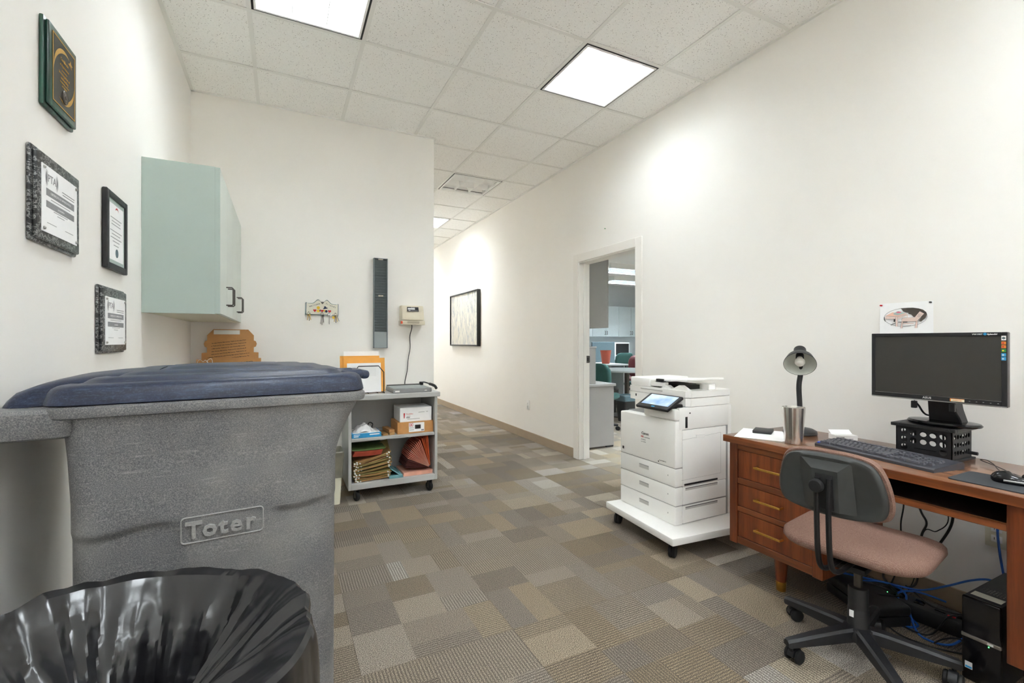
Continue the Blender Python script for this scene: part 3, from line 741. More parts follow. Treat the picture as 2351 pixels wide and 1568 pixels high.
t = thing('utility_cart', 'grey steel two-shelf cart on casters below the time clock', 'cart', loc=((CX0+CX1)/2, (CY0+CY1)/2, 0))
def part(name, lo, hi, m=M_cart, bev=.002, par=None):
    b = BM(); box(b, lo, hi, bev, 1); return obj(name, b, m, par or t, True)
part('side_panel', (CX0, CY0, .092), (CX0+.022, CY1, .762)); part('side_panel', (CX1-.022, CY0, .092), (CX1, CY1, .762))
part('back_panel', (CX0+.022, CY1-.012, .092), (CX1-.022, CY1, .762))
part('shelf', (CX0+.0225, CY0+.004, .452), (CX1-.0225, CY1-.0125, .474)); part('bottom_shelf', (CX0+.0225, CY0, .092), (CX1-.0225, CY1-.0125, .136))
part('top', (CX0-.012, CY0-.014, .763), (CX1+.02, CY1+.008, .8), bev=.004)
for x in (CX0+.06, CX1-.06):
    for y in (CY0+.045, CY1-.06): caster(t, x-t.location.x, y-t.location.y, .092, .037, .026, rot=PI*.6)

# on top: papers and envelopes in a wire sorter, paper trimmer
ZT = .8005
t = thing('wire_file_sorter', 'black wire file sorter on the cart top, holding envelopes', 'file sorter', loc=(.60, 3.78, ZT))
for y, h in ((-.075, .215), (.06, .235)):
    b = BM(); tube(b, [(-.115, y, .006), (-.115, y, h-.05), (-.075, y, h), (.075, y, h), (.115, y, h-.05), (.115, y, .006)], .0036, 8); tube(b, [(-.1, y, h-.016), (.1, y, h-.016)], .0018, 6) if 0 else None
    obj('wire_arch', b, M_black_metal, t)
b = BM(); tube(b, [(-.115, -.075, .005), (-.115, .075, .005)], .004, 8); tube(b, [(.115, -.1, .005), (.115, .075, .005)], .004, 8)
for x in (-.07, 0, .07): tube(b, [(x, -.075, .004), (x, .075, .004)], .003, 6)
obj('wire_base', b, M_black_metal, t)
def sheet(name, label, cat, x0, x1, y, z1, m, group, th=.004, lean=.1, flap=None):
    o = thing(name, label, cat, frame(((x0+x1)/2, y, ZT+.009), (1, 0, 0), (0, lean, 1)), group=group)
    hw = (x1-x0)/2; b = BM(); box(b, (-hw, 0, 0), (hw, z1-ZT, th), .0012, 1); obj('sheet' if m is M_paper else 'pocket', b, m, o)
    if flap:
        b = BM(); prism(b, [(-hw, z1-ZT), (hw, z1-ZT), (hw-.03, z1-ZT-flap), (-hw+.03, z1-ZT-flap)], th, th+.0012); obj('flap', b, m, o)
    return o
gE = 'envelopes and papers in the wire sorter'
sheet('paper_folder', 'white folder standing rearmost in the wire sorter', 'folder', .43, .70, 3.815, 1.12, M_paper, gE, .005)
sheet('envelope', 'orange manila envelope, rear of two in the wire sorter', 'envelope', .40, .70, 3.785, 1.085, M_manila, gE, .006, flap=.045)
sheet('envelope', 'orange manila envelope with broad right edge, front of two in the wire sorter', 'envelope', .42, .735, 3.755, 1.068, M_manila, gE, .006, flap=.04)
o = sheet('paper_sheet', 'white printed page in front of the manila envelopes', 'paper', .445, .70, 3.728, 1.03, M_paper, gE, .002)
lines(o, 'fine_print', [(.0, y, .18, .0015) for y in (.2, .19, .18, .17, .16, .15, .14, .13)], M_ink_pale, .0022)

t = thing('paper_trimmer', 'grey paper trimmer with black cutting arm on the cart top', 'paper trimmer', loc=(.935, 3.79, ZT))
b = BM(); box(b, (-.16, -.15, 0), (.15, .14, .032), .004, 1); obj('base', b, M_grey_plastic, t)
b = BM(); box(b, (-.155, -.145, .0325), (.12, .135, .036), .001, 1); obj('cutting_board', b, M_rack_light, t)
b = BM(); box(b, (-.155, .12, .036), (.12, .135, .044)); obj('ruler_fence', b, M_dark_steel, t)
b = BM(); tube(b, spline([(.137, .13, .05), (.14, .05, .062), (.15, -.08, .058), (.16, -.16, .045)], 5), .006, 8); box(b, (.122, .1, .0325), (.15, .138, .06), .004, 1); arm = obj('cutting_arm', b, M_black_plastic, t)
b = BM(); tube(b, spline([(.15, -.09, .058), (.165, -.17, .05), (.172, -.2, .03)], 5), .011, 10, rs=None); obj('grip', b, M_black_plastic, arm)
b = BM(); box(b, (-.145, -.1506, .008), (-.11, -.15, .02)); box(b, (.09, -.1506, .012), (.11, -.15, .017)); obj('brand_plate', b, M_white_plastic, t)

# middle shelf
ZS = .4745
t = thing('cardboard_box', 'brown cardboard box with picture label, under the white box on the cart shelf', 'box', loc=(.955, 3.775, ZS))
b = BM(); box(b, (-.145, -.125, 0), (.145, .125, .092), .002, 1); obj('carton', b, M_tan_box, t)
b = BM(); box(b, (-.055, -.1258, .012), (.07, -.1252, .084)); lb = obj('label', b, M_paper, t)
b = BM(); box(b, (-.006, -.1266, .034), (.04, -.1259, .066), .006, 2); obj('pictured_product', b, M_ink, lb)
b = BM()
for lo, hi in (((-.05, .056), (-.047, .08)), ((-.024, .056), (-.021, .08)), ((-.047, .056), (-.024, .059)), ((-.047, .077), (-.024, .08))): box(b, (lo[0], -.1264, lo[1]), (hi[0], -.1259, hi[1]))
box(b, (-.042, -.1264, .064), (-.03, -.1259, .072)); obj('red_logo', b, M_red, lb)
b = BM()
for z in (.046, .04, .03, .024): box(b, (-.05, -.1263, z), (-.014, -.1259, z+.002))
box(b, (.045, -.1263, .016), (.066, -.1259, .028)); obj('fine_print', b, M_ink_grey, lb)
t = thing('white_box', 'white box with red printing stacked on the brown cardboard box', 'box', loc=(.96, 3.775, ZS+.0925))
b = BM(); box(b, (-.128, -.115, 0), (.128, .115, .112), .002, 1); obj('carton', b, M_paper, t)
b = BM(); prism(b, [(-.098, .03), (-.092, .03), (-.088, .07), (-.1, .07)], -.0006, 0, frame((0, -.1152, 0), (1, 0, 0), (0, 0, 1)) @ T(0, 0, .0008)); text_bm('Pendaflex', .014, frame((-.078, -.1156, .062), (1, 0, 0), (0, 0, 1)), .0003, 'LEFT', bm=b); obj('red_print', b, M_red, t)
b = BM()
for x, z, w in ((-.06, .044, .03), (-.06, .034, .022), (.045, .07, .05), (.09, .072, .016), (-.02, .02, .1)): box(b, (x-w/2, -.1158, z), (x+w/2, -.1152, z+.003))
box(b, (-.078, -.1158, .03), (-.05, -.1152, .038)); obj('grey_print', b, M_ink_grey, t)
t = thing('blue_box', 'flat blue and white box lying on the left of the cart shelf', 'box', loc=(.577, 3.745, ZS))
b = BM(); box(b, (-.108, -.1, 0), (.108, .1, .034), .002, 1); obj('carton', b, M_blue, t)
b = BM(); box(b, (-.1, -.096, .0342), (.1, .096, .0348)); box(b, (.02, -.1006, .018), (.095, -.1001, .026)); box(b, (-.095, -.1006, .008), (-.06, -.1001, .016)); box(b, (-.095, -.1006, .022), (-.05, -.1001, .027)); obj('white_print', b, M_paper, t)
def crumple(w, d, h, seed, n=12):
    b = BM(); rows = []
    for i in range(n+1):
        row = []
        for j in range(n+1):
            u, v = i/n-.5, j/n-.5
            q = noise.noise(Vector((u*5, v*5, seed)))*.6+noise.noise(Vector((u*11, v*11, seed+5)))*.35
            e = max(0, 1-(u*u+v*v)*3.2)
            row.append(b.verts.new((u*w*(1+.25*q), v*d*(1+.2*q), max(.001, h*(e*.7+q*.6*e+.1*e)))))
        rows.append(row)
    for i in range(n):
        for j in range(n): b.faces.new((rows[i][j], rows[i+1][j], rows[i+1][j+1], rows[i][j+1]))
    r = bmesh.ops.extrude_face_region(b, geom=b.faces[:]); 
    for v in [g for g in r['geom'] if isinstance(g, bmesh.types.BMVert)]: v.co.z = max(0, v.co.z-.0015)
    return b
t = thing('crumpled_wrapper', 'crumpled clear plastic wrapper on top of the flat blue box', 'wrapper', loc=(.565, 3.735, ZS+.0352))
obj('film', crumple(.15, .13, .07, 3), M_plastic_clear, t, angle=20)
b = BM(); tube(b, spline([(.03, 0, .04), (.05, .02, .06), (.07, .0, .05), (.06, -.02, .03), (.075, .03, .012)], 6), .004, 8); obj('cable_end', b, M_black_plastic, t)
for k, (x, label) in enumerate(((.708, 'narrow tan wooden block on the cart shelf, next to the blue box'), (.76, 'tan wooden block on the cart shelf, next to the brown box'))):
    t = thing('wooden_block', label, 'block', loc=(x, 3.745, ZS), rz=.12)
    b = BM(); box(b, (-.021, -.09, 0), (.021, .09, .014 if k == 0 else .02), .002, 1); obj('lower_slat', b, M_ft, t)
    if k: b = BM(); box(b, (-.022, -.085, .0205), (.02, .088, .042), .002, 1); obj('upper_slat', b, M_card, t)

# bottom shelf: heap of hanging folders
ZB = .1365
rf = random.Random(11)
def folder(x, y, z, w, d, th, tilt, bend, rz, m, tabs, label, group, name='hanging_folder', cat='folder'):
    o = thing(name, label, cat, loc=(x, y, z), rz=rz, group=group)
    b = BM(); n = 8; rows = []
    for i in range(n+1):
        u = i/n-.5
        zz = u*w*math.tan(tilt)+bend*(4*u*u)
        rows.append([Vector((u*w, -d/2, zz)), Vector((u*w, d/2, zz)), Vector((u*w, d/2, zz+th)), Vector((u*w, -d/2, zz+th))])
    mn = min(p.z for r in rows for p in r); 
    for r in rows:
        for p in r: p.z -= mn
    loft(b, rows); obj('cover', b, m, o, angle=20)
    for s in tabs:
        u = s; zz = u*w*math.tan(tilt)+bend*4*u*u-mn
        b = BM(); box(b, (u*w-.006, -d/2-.012, zz), (u*w+.006, -d/2+.008, zz+.009), .003, 1); obj('white_tip', b, M_white_plastic, o)
    return o
ORD = 'lowest second third fourth fifth sixth seventh eighth ninth tenth eleventh twelfth thirteenth fourteenth fifteenth sixteenth seventeenth topmost'.split()
z = ZB; LG = 'olive and tan hanging folders heaped on the bottom shelf'
for k in range(18):
    m = (M_ft, M_fo, M_ft, M_fo, M_ft)[k % 5]; th = .0075
    tl = .05 if k < 7 else .14+.012*(k-7)
    tl = tl*.9
    folder(.62+rf.uniform(-.006, .012), 3.79+rf.uniform(-.012, .01), z+rf.uniform(0, .001), .28-.002*abs(k-8), .27, th, tl, .004*(k % 3), rf.uniform(-.03, .03), m, [-.47, .44] if k % 3 else [-.42, -.34], ('%s hanging folder with white tips, %s of the shelf heap' % ('tan' if m is M_ft else 'olive', ORD[k] if k in (0, 17) else ORD[k]+' from the bottom')), LG)
    z += .0086
    if k == 6: z += .001
for k in range(5):
    folder(.585, 3.785-.004*k, z+.0395+k*.0078, .21, .26, .0068, .0, .003, .02*k-.03, M_fr, [], ('rust red folder under the green folder, %s of five' % ('lowest', 'second from the bottom', 'middle', 'second from the top', 'topmost')[k]), 'rust folders under the green folder', 'file_folder')
folder(.598, 3.79, z+.082, .245, .275, .009, 0, .004, -.03, M_fg, [], 'green folder lying on top of the folder heap', None, 'file_folder')
for k in range(2):
    o = thing('hanging_folder', ('olive folder standing tilted at the right end of the heap, nearer one', 'olive folder standing tilted at the right end of the heap, behind its neighbour')[k], 'folder', frame((.735+.03*k, 3.77+.06*k, .285), (.92, 0, .35), (0, .4, 1)))
    b = BM(); box(b, (-.03, 0, 0), (.03, .12, .005), .001, 1); obj('cover', b, M_fo, o)
t = thing('ring_binder', 'pale teal binder wedged between the folder heap and red file pockets', 'binder', loc=(.79, 3.77, ZB), rz=0)
b = BM(); R = Matrix.Rotation(math.radians(38), 4, 'Y')
box(b, (-.07, -.13, .05), (.05, .13, .056), .001, 1, M=R @ T(0, 0, -.012)); obj('front_cover', b, M_fb, t)
b = BM(); box(b, (-.045, -.13, .0), (.06, .13, .022), .002, 1); obj('back_cover', b, M_fb, t)
# red expanding file pockets fanned out
px, pz = 1.078, ZB+.047
def pocket(label, a0, a1, n, L0, L1, m, name='file_pocket'):
    o = thing(name, label, 'file pocket', loc=(px, 3.775, pz), group='expanding file pockets fanned on the cart bottom shelf')
    for k in range(n):
        f = k/max(1, n-1); a = math.radians(a0+(a1-a0)*f); L = L0+(L1-L0)*f; ca, sa = math.cos(a), math.sin(a); nx, nz = -sa, ca
        w0, w1 = .0008, min(.0062, L*math.radians(abs(a1-a0)/n)*.36); r0 = .02; d = .115+.005*rf.uniform(-1, 1)
        P = [(ca*r0+nx*w0, sa*r0+nz*w0), (ca*L+nx*w1, sa*L+nz*w1), (ca*L-nx*w1, sa*L-nz*w1), (ca*r0-nx*w0, sa*r0-nz*w0)]
        b = BM(); loft(b, [[Vector((p[0], -d, p[1])) for p in P], [Vector((p[0], d, p[1])) for p in P]]); q = obj('pleat', b, m, o, smooth=False)
        b = BM(); mid = [(ca*r0, sa*r0), (ca*(L+.001), sa*(L+.001))]; e = .0009
        Q = [(mid[0][0]+nx*e, mid[0][1]+nz*e), (mid[1][0]+nx*e*1.6, mid[1][1]+nz*e*1.6), (mid[1][0]-nx*e*1.6, mid[1][1]-nz*e*1.6), (mid[0][0]-nx*e, mid[0][1]-nz*e)]
        loft(b, [[Vector((p[0], -d-.003, p[1])) for p in Q], [Vector((p[0], d, p[1])) for p in Q]]); obj('pleat_edge', b, M_fp if m is M_fr else m, q, smooth=False)
    return o
M_for = mat('orange red folder', rgb(206, 92, 44), .75, vary=.18, scale=14)
pocket('orange red file pocket standing steepest at the right of the fan', 95, 106, 4, .262, .25, M_for)
pocket('large rust red expanding file pocket opened into a wide fan', 111, 153, 13, .242, .205, M_fr)
pocket('dark maroon file pocket lying low under the red fan', 157, 174, 6, .2, .205, M_frd)
for k in range(3):
    folder(.975, 3.775, ZB+.001+k*.0095, .235, .25, .009, 0, 0, .01*k, M_fp, [], ('lowest pale pink folder beneath the red fan', 'middle pale pink folder beneath the red fan', 'top pale pink folder beneath the red fan')[k], 'pale pink folders beneath the red fan', 'file_folder')

# cream waste bin with a grey liner, behind the wheeled bin
t = thing('waste_bin', 'cream waste bin with a grey liner beside the cart', 'waste bin', loc=(.275, 3.72, 0))
b = BM(); loft(b, [rrect(.11, .085, .02, 0), rrect(.13, .10, .02, .36)], True, False); loft(b, [rrect(.127, .097, .02, .36), rrect(.107, .082, .02, .01)], False, True); obj('body', b, M_cream, t)
b = BM(); rings = []
for z, o in ((.2, .006), (.25, .004), (.3, .007), (.35, .006), (.385, .008), (.392, .002), (.37, -.008), (.25, -.02)):
    rings.append([p+Vector((noise.noise(p*30), noise.noise(p*30+Vector((5, 0, 0))), noise.noise(p*20)*.8))*.006 for p in rrect(.118+.032*z+o, .09+.04*z+o-.005, .025, z, 7)])
loft(b, rings, False, True); obj('liner', b, M_liner_grey, t, angle=25)

# ------------------------------------------------------------------ big wheeled bin
BIN = T(-.153, 1.686) @ Matrix.Rotation(math.radians(5), 4, 'Z')
t = thing('wheeled_bin', 'large speckled grey wheeled bin with scuffed navy lid', 'wheeled bin', BIN)
def lerp(a, b, f): return a+(b-a)*f
def bin_ring(z, n=14, per=26):
    f = z/1.03
    xl = lerp(-.27, -.312, min(1, f/.55)) if z < .8 else lerp(-.312, -.322, min(1, (z-.8)/.2))
    xr = .276 if z < .84 else lerp(.276, .333, min(1, ((z-.84)/.15))**1.5)
    yn = lerp(-.262, -.283, f); yf = -yn
    if z > .9: yn = lerp(yn, -.298, (z-.9)/.13); yf = -yn
    r = .05; pts = []
    C = [(xr-r, yf-r, 0), (xl+r, yf-r, 90), (xl+r, yn+r, 180), (xr-r, yn+r, 270)]
    for k, (cx, cy, a0) in enumerate(C):
        for i in range(7):
            a = math.radians(a0+90*i/6); pts.append(Vector((cx+r*math.cos(a), cy+r*math.sin(a), z)))
        nx, ny, na = C[(k+1) % 4]; p = pts[-1]; a = math.radians(na); q = Vector((nx+r*math.cos(a), ny+r*math.sin(a), z))
        for i in range(1, per): pts.append(p.lerp(q, i/per))
    def sm(a, b, v): 
        v = max(0, min(1, (v-a)/(b-a))); return v*v*(3-2*v)
    for p in pts:
        # recessed lower flanks on either side of the raised centre panel
        if abs(p.y) > .2:
            edge = .728+.006*math.sin(p.x*30)
            rec = .013*sm(edge+.012, edge-.012, p.z) if False else .013*(1-sm(edge-.012, edge+.012, p.z))
            side = max(sm(.1, .125, p.x), sm(.1, .125, -p.x-.0)) 
            p.y += (rec*side) * (1 if p.y < 0 else -1)
    return pts
b = BM(); zs = [.06, .1, .2, .3, .4, .5, .6, .66, .68, .695, .705, .712, .718, .724, .73, .736, .742, .75, .765, .8, .84, .86, .88, .9, .92, .94, .96, .98, .99, 1.0, 1.02]
loft(b, [[Vector((p.x, p.y, p.z*1.035)) for p in bin_ring(z)] for z in zs], True, True); body = obj('body', b, G['granite'], t, angle=40)
b = BM(); loft(b, [rrect(.348, .300, .06, 1.034, 8), rrect(.356, .308, .066, 1.037, 8), rrect(.359, .311, .068, 1.046, 8), rrect(.358, .310, .068, 1.058, 8), rrect(.352, .304, .062, 1.063, 8)]); obj('rim', b, G['granite'], t)
b = BM(); loft(b, [rrect(.066, .276, .02, .99, 6, -.368, 0), rrect(.07, .286, .024, .995, 6, -.368, 0), rrect(.076, .294, .024, 1.02, 6, -.368, 0), rrect(.076, .294, .024, 1.05, 6, -.368, 0), rrect(.07, .288, .02, 1.058, 6, -.368, 0)]); obj('handle', b, G['granite'], t)
# raised name panel
F = frame((-.008, -.2768, .733), (1, 0, 0), (0, 0, 1)) @ Matrix.Rotation(math.radians(1.2), 4, 'X')
b = BM(); hw, hh, r = .092, .034, .01
A = rrect(hw, hh, r, 0, 6); I = rrect(hw-.003, hh-.003, r-.0025, 0, 6)
rings = [[F @ (p+Vector((0, 0, zz))) for p in ring] for ring, zz in ((A, -.004), (A, .002), ([a.lerp(i, .5) for a, i in zip(A, I)], .0032), (I, .002), (I, -.004))]
loft(b, rings, False, False); obj('logo_border', b, M_scuffed, t)
for c, x in zip('Toter', (-.064, -.03, -.0005, .028, .06)):
    b = BM(); text_bm(c, .058, F @ T(x, -.002, .0036), .0044, 'CENTER', 1.0, b, .0014); obj('logo_letter', b, M_scuffed, t)
# lid
b = BM(); rings = []
prof = [(0, 0), (-.005, .003), (-.004, .01), (.001, .034), (.006, .045), (.014, .051), (.03, .053), (.044, .051), (.052, .052), (.062, .06), (.072, .064), (.09, .065), (.104, .062), (.112, .062), (.124, .068), (.135, .071), (.16, .072), (.18, .069), (.195, .069), (.21, .075), (.25, .078)]
def lidz(x, h):
    s = max(0, min(1, (-x-.0)/.35)); e = max(0, min(1, (x-.1)/.25)); return 1.064+h*(1-.2*s*s)*(1-.02*e*e)
for ins, h in prof:
    R_ = rrect(.349-ins, .303-ins*.98, max(.06-ins*.2, .02), 0, 8)
    rings.append([Vector((p.x, p.y, lidz(p.x, h))) for p in R_])
loft(b, rings); lid = obj('lid', b, G['lid'], t, angle=50, label='scuffed navy blue lid')
b = BM(); rings = []    # hinge hood running back over the handle
for x, z1, hw in ((-.16, 1.13, .15), (-.2, 1.129, .17), (-.27, 1.124, .2), (-.34, 1.116, .215), (-.38, 1.106, .22), (-.415, 1.09, .22), (-.432, 1.072, .215), (-.438, 1.055, .21)):
    rings.append([Vector((x, -hw, 1.06 if x > -.4 else 1.05)), Vector((x, -hw, z1-.03)), Vector((x, -hw+.012, z1-.01)), Vector((x, -hw+.035, z1)), Vector((x, -hw*.5, z1+.002)), Vector((x, 0, z1+.003)), Vector((x, hw*.5, z1+.002)), Vector((x, hw-.035, z1)), Vector((x, hw-.012, z1-.01)), Vector((x, hw, z1-.03)), Vector((x, hw, 1.06 if x > -.4 else 1.05))])
loft(b, rings); obj('hinge_hood', b, G['lid'], lid, angle=50)
b = BM(); box(b, (.358, -.2, 1.09), (.388, -.03, 1.117), .011, 3); box(b, (.30, -.2, 1.092), (.37, -.165, 1.12), .01, 3); box(b, (.30, -.065, 1.092), (.37, -.03, 1.118), .01, 3)
obj('lid_handle', b, G['lid'], lid)
for y in (-.25, .25):
    b = BM(); lathe(b, [(.03, -.03), (.1, -.03), (.11, -.02), (.11, .02), (.1, .03), (.03, .03)], 24, T(-.27, y, .11) @ Matrix.Rotation(PI/2, 4, 'X')); obj('wheel', b, M_rubber, t)
b = BM(); tube(b, [(-.27, -.23, .11), (-.27, .23, .11)], .012, 8); obj('axle', b, M_dark_steel, t)
b = BM(); box(b, (.16, -.2, 0), (.22, .2, .062), .01, 2); obj('foot', b, G['granite'], t)

# ------------------------------------------------------------------ round can with a black bag
t = thing('trash_can', 'round trash can lined with a crumpled black bag, before the grey wheeled bin', 'trash can', loc=(-.243, .93, 0))
b = BM(); lathe(b, [(.225, 0), (.23, .01), (.265, .62), (.275, .66), (.283, .67), (.283, .69), (.272, .695), (.262, .66), (.222, .02)], 40, cap0=True, cap1=True); obj('can', b, M_black_plastic, t)
b = BM(); rings = []
path = [(.296, .40, 1.0), (.296, .46, 1.0), (.295, .52, 1.0), (.294, .58, .9), (.292, .63, .8), (.291, .665, .7), (.290, .69, .6), (.288, .705, .5), (.281, .714, .5), (.272, .708, .55), (.262, .692, .6)]
path += [(.258-.105*(k/83)**.9, .675-.0042*k, min(1.35, .6+.015*k)) for k in range(84)]+[(.08, .315, 1), (.01, .31, .5)]
NT_ = 320
def vor(p): return noise.voronoi(p)[0][0]
def crease(p, f): return 1-2.2*abs(noise.noise(p*f))
for j, (r, z, amp) in enumerate(path):
    ring = []
    inside = j > 8
    for i in range(NT_):
        th = 2*PI*i/NT_; c, s_ = math.cos(th), math.sin(th)
        q = Vector((c, s_, z*1.15)); warp = Vector((noise.noise(q*2.1), noise.noise(q*2.1+Vector((9, 2, 4))), noise.noise(q*2.3+Vector((3, 7, 1)))))*.28
        p = q+warp; pv = Vector((p.x, p.y, p.z*.7))
        d = .62-vor(Vector((p.x*2.2, p.y*2.2, p.z*1.7)))*.75-vor(Vector((p.x*4.6+7, p.y*4.6, p.z*4)))*.42-vor(Vector((p.x*10, p.y*10+3, p.z*9)))*.17+crease(pv, 2.6)*.34+(1-2*abs(((th*2.2+warp.x*5+warp.z*2) % 1)*2-1))*.22+crease(pv+Vector((4, 1, 2)), 5.5)*.1
        zz = z; rr = r
        if inside:
            dep = max(0, .71-z)
            right = max(0, math.cos(th-math.radians(-12)))**1.5
            left = max(0, math.cos(th-math.radians(150)))**2
            sag = right*min(.2, dep*1.05)*(1+.3*noise.noise(Vector((c*3, s_*3, z*3))))+left*min(.06, dep*.35)
            rr = r-sag-.044*amp*(d+.35)*min(1, dep*9+.25)
        else: rr = r+.018*amp*(d+.2)
        rim = 1 if z > .55 else .3
        zz += rim*(.016*noise.noise(Vector((c*1.6, s_*1.6, 1.7)))+.012*d*(.6 if z > .64 else .2)+.016*max(0, math.cos(th-math.radians(165))))
        ring.append(Vector((c*max(rr, .015), s_*max(rr, .015), zz)))
    rings.append(ring)
loft(b, rings, False, True); obj('bag', b, G['bag'], t, angle=24, label='crumpled shiny black bag folded over the rim')

# ------------------------------------------------------------------ right wall
t = thing('framed_painting', 'dark framed abstract painting in grey and cream, beyond the doorway', 'painting', RIGHT(7.16, 1.13))
b = BM(); ww, hh = .64, .875
for lo, hi in (((-ww, 0), (-ww+.022, hh)), ((ww-.022, 0), (ww, hh)), ((-ww+.022, 0), (ww-.022, .022)), ((-ww+.022, hh-.022), (ww-.022, hh))): box(b, (*lo, .002), (*hi, .06), .006, 2)
obj('frame', b, M_black_plastic, t)
b = BM(); box(b, (-ww+.02, .02, .01), (ww-.02, hh-.02, .04)); obj('canvas', b, G['art'], t)
def outlet(name, label, M, m):
    t = thing(name, label, 'outlet', M)
    b = BM(); box(b, (-.037, 0, .0005), (.037, .118, .006), .003, 2); obj('cover_plate', b, m, t)
    for y in (.038, .08):
        b = BM(); box(b, (-.017, y-.014, .006), (.017, y+.014, .008), .004, 2); f = obj('socket', b, M_white_plastic, t)
        b = BM(); box(b, (-.008, y-.004, .0078), (-.006, y+.006, .0083)); box(b, (.006, y-.004, .0078), (.008, y+.006, .0083)); obj('slot', b, M_ink, f)
outlet('wall_outlet', 'white wall outlet low on the wall beyond the doorway', RIGHT(5.0, .365), M_white_plastic)
outlet('wall_outlet', 'cream wall outlet under the desk with a blue cable', RIGHT(.835, .335), M_cream)
def pin(label, M, m):
    t = thing('push_pin', label, 'push pin', M)
    b = BM(); lathe(b, [(.004, .0), (.004, .002), (.002, .003), (.0019, .008), (.004, .009), (.004, .0105)], 12); obj('head', b, m, t)
pin('green push pin alone on the wall above the doorway', RIGHT(3.483, 2.263, .0), M_green)
t = thing('drawing', 'white paper drawing of a table and chair pinned above the monitor', 'drawing', RIGHT(1.155, 1.135, .001))
b = BM(); n = 10; rows = []
for i in range(n+1):
    x = -.107+.214*i/n
    rows.append([Vector((x, y, .0008+.004*abs(math.sin(i*.55+y*9))*(1-abs(y-.13)/.2))) for y in (0, .06, .12, .18, .23, .263)])
V = [[b.verts.new(p) for p in r] for r in rows]
for i in range(n):
    for j in range(5): b.faces.new((V[i][j], V[i+1][j], V[i+1][j+1], V[i][j+1]))
sh = obj('sheet', b, M_paper, t)
k = .00011; kz = .000134
def PT(x, y): return ((x-1120)*k, .265-(y-180)*kz)
def poly(b, pts, z):
    vs = [b.verts.new((*PT(*p), z)) for p in pts]; b.faces.new(vs)
def stroke(b, pts, w, z):
    q = [Vector((*PT(*p), z)) for p in pts]
    for a, c in zip(q, q[1:]):
        d = (c-a).normalized(); nrm = Vector((-d.y, d.x, 0))*w/2
        vs = [b.verts.new(v) for v in (a+nrm, a-nrm, c-nrm, c+nrm)]; b.faces.new(vs)
Z0 = .0056
ell = [(1110+785*math.cos(2*PI*i/40), 735+330*math.sin(2*PI*i/40)) for i in range(41)]
b = BM(); poly(b, [(950, 410), (1200, 400), (1400, 405), (1600, 440), (1750, 490), (1860, 580), (1890, 660), (1830, 790), (1680, 910), (1600, 880), (1700, 740), (1650, 600), (1480, 740), (1420, 740), (1340, 650), (1240, 620), (1230, 580), (1130, 560), (1040, 520), (1000, 450)], Z0); obj('dark_background', b, mat('brown black ink', rgb(84, 76, 70), .8), sh)
b = BM(); stroke(b, ell, .0012, Z0+.0002)
stroke(b, [(330, 700), (330, 800), (380, 860)], .003, Z0+.0002); stroke(b, [(580, 1000), (760, 930)], .0025, Z0+.0002); stroke(b, [(860, 900), (1200, 910)], .003, Z0+.0002)
stroke(b, [(1050, 1050), (1330, 1040)], .001, Z0+.0002); poly(b, [(700, 790), (750, 790), (750, 890), (690, 890)], Z0+.0002); obj('ink_outline', b, M_ink, sh)
M_pk = mat('pale pink wash', rgb(232, 208, 198), .8); M_pk2 = mat('peach wash', rgb(240, 196, 176), .8)
b = BM(); poly(b, [(380, 660), (640, 540), (1130, 590), (1180, 610), (860, 705)], Z0+.0003); obj('drawn_tabletop', b, M_pk2, sh)
b = BM(); poly(b, [(370, 670), (860, 712), (860, 790), (370, 765)], Z0+.0003); poly(b, [(865, 712), (1210, 625), (1210, 660), (865, 785)], Z0+.0003); poly(b, [(765, 790), (840, 790), (835, 1060), (760, 1060)], Z0+.0003); poly(b, [(1180, 660), (1210, 655), (1210, 740), (1180, 740)], Z0+.0003)
poly(b, [(985, 830), (1030, 755), (1420, 750), (1560, 830), (1520, 900), (990, 890)], Z0+.0004); poly(b, [(985, 890), (1040, 890), (1010, 1130), (950, 1130)], Z0+.0004); poly(b, [(1500, 890), (1570, 850), (1540, 1130), (1465, 1130)], Z0+.0004); poly(b, [(1450, 760), (1640, 540), (1800, 630), (1580, 850)], Z0+.0004); poly(b, [(1040, 950), (1430, 950), (1430, 975), (1040, 975)], Z0+.0003)
obj('drawn_furniture', b, M_pk, sh)
b = BM()
for q in ([(380, 660), (860, 705), (1180, 612)], [(370, 768), (760, 785)], [(765, 720), (765, 1060)], [(845, 715), (840, 1060)], [(985, 830), (1030, 755), (1420, 750)], [(990, 890), (1520, 900)], [(950, 1130), (985, 890)], [(1012, 1130), (1042, 890)], [(1465, 1130), (1500, 900)], [(1545, 1130), (1580, 850), (1800, 630), (1640, 540), (1450, 760)], [(1560, 740), (1610, 620)], [(1590, 750), (1650, 630)], [(1620, 750), (1690, 650)]): stroke(b, q, .0008, Z0+.0006)
obj('line_work', b, M_ink, sh)
b = BM(); poly(b, [(690, 570), (860, 500), (1140, 590), (840, 660), (690, 620)], Z0+.0005); obj('drawn_place_mat', b, M_mint, sh)
b = BM(); poly(b, [(880+95*math.cos(2*PI*i/14), 547+28*math.sin(2*PI*i/14)) for i in range(14)], Z0+.0006); obj('drawn_plate', b, mat('pink wash', rgb(226, 120, 140), .8), sh)
pin('red push pin at the left corner of the pinned drawing', RIGHT(1.155, 1.135, .003) @ T(-.1, .254), M_red)
pin('dark push pin at the right corner of the pinned drawing', RIGHT(1.155, 1.135, .003) @ T(.098, .256), M_ink)

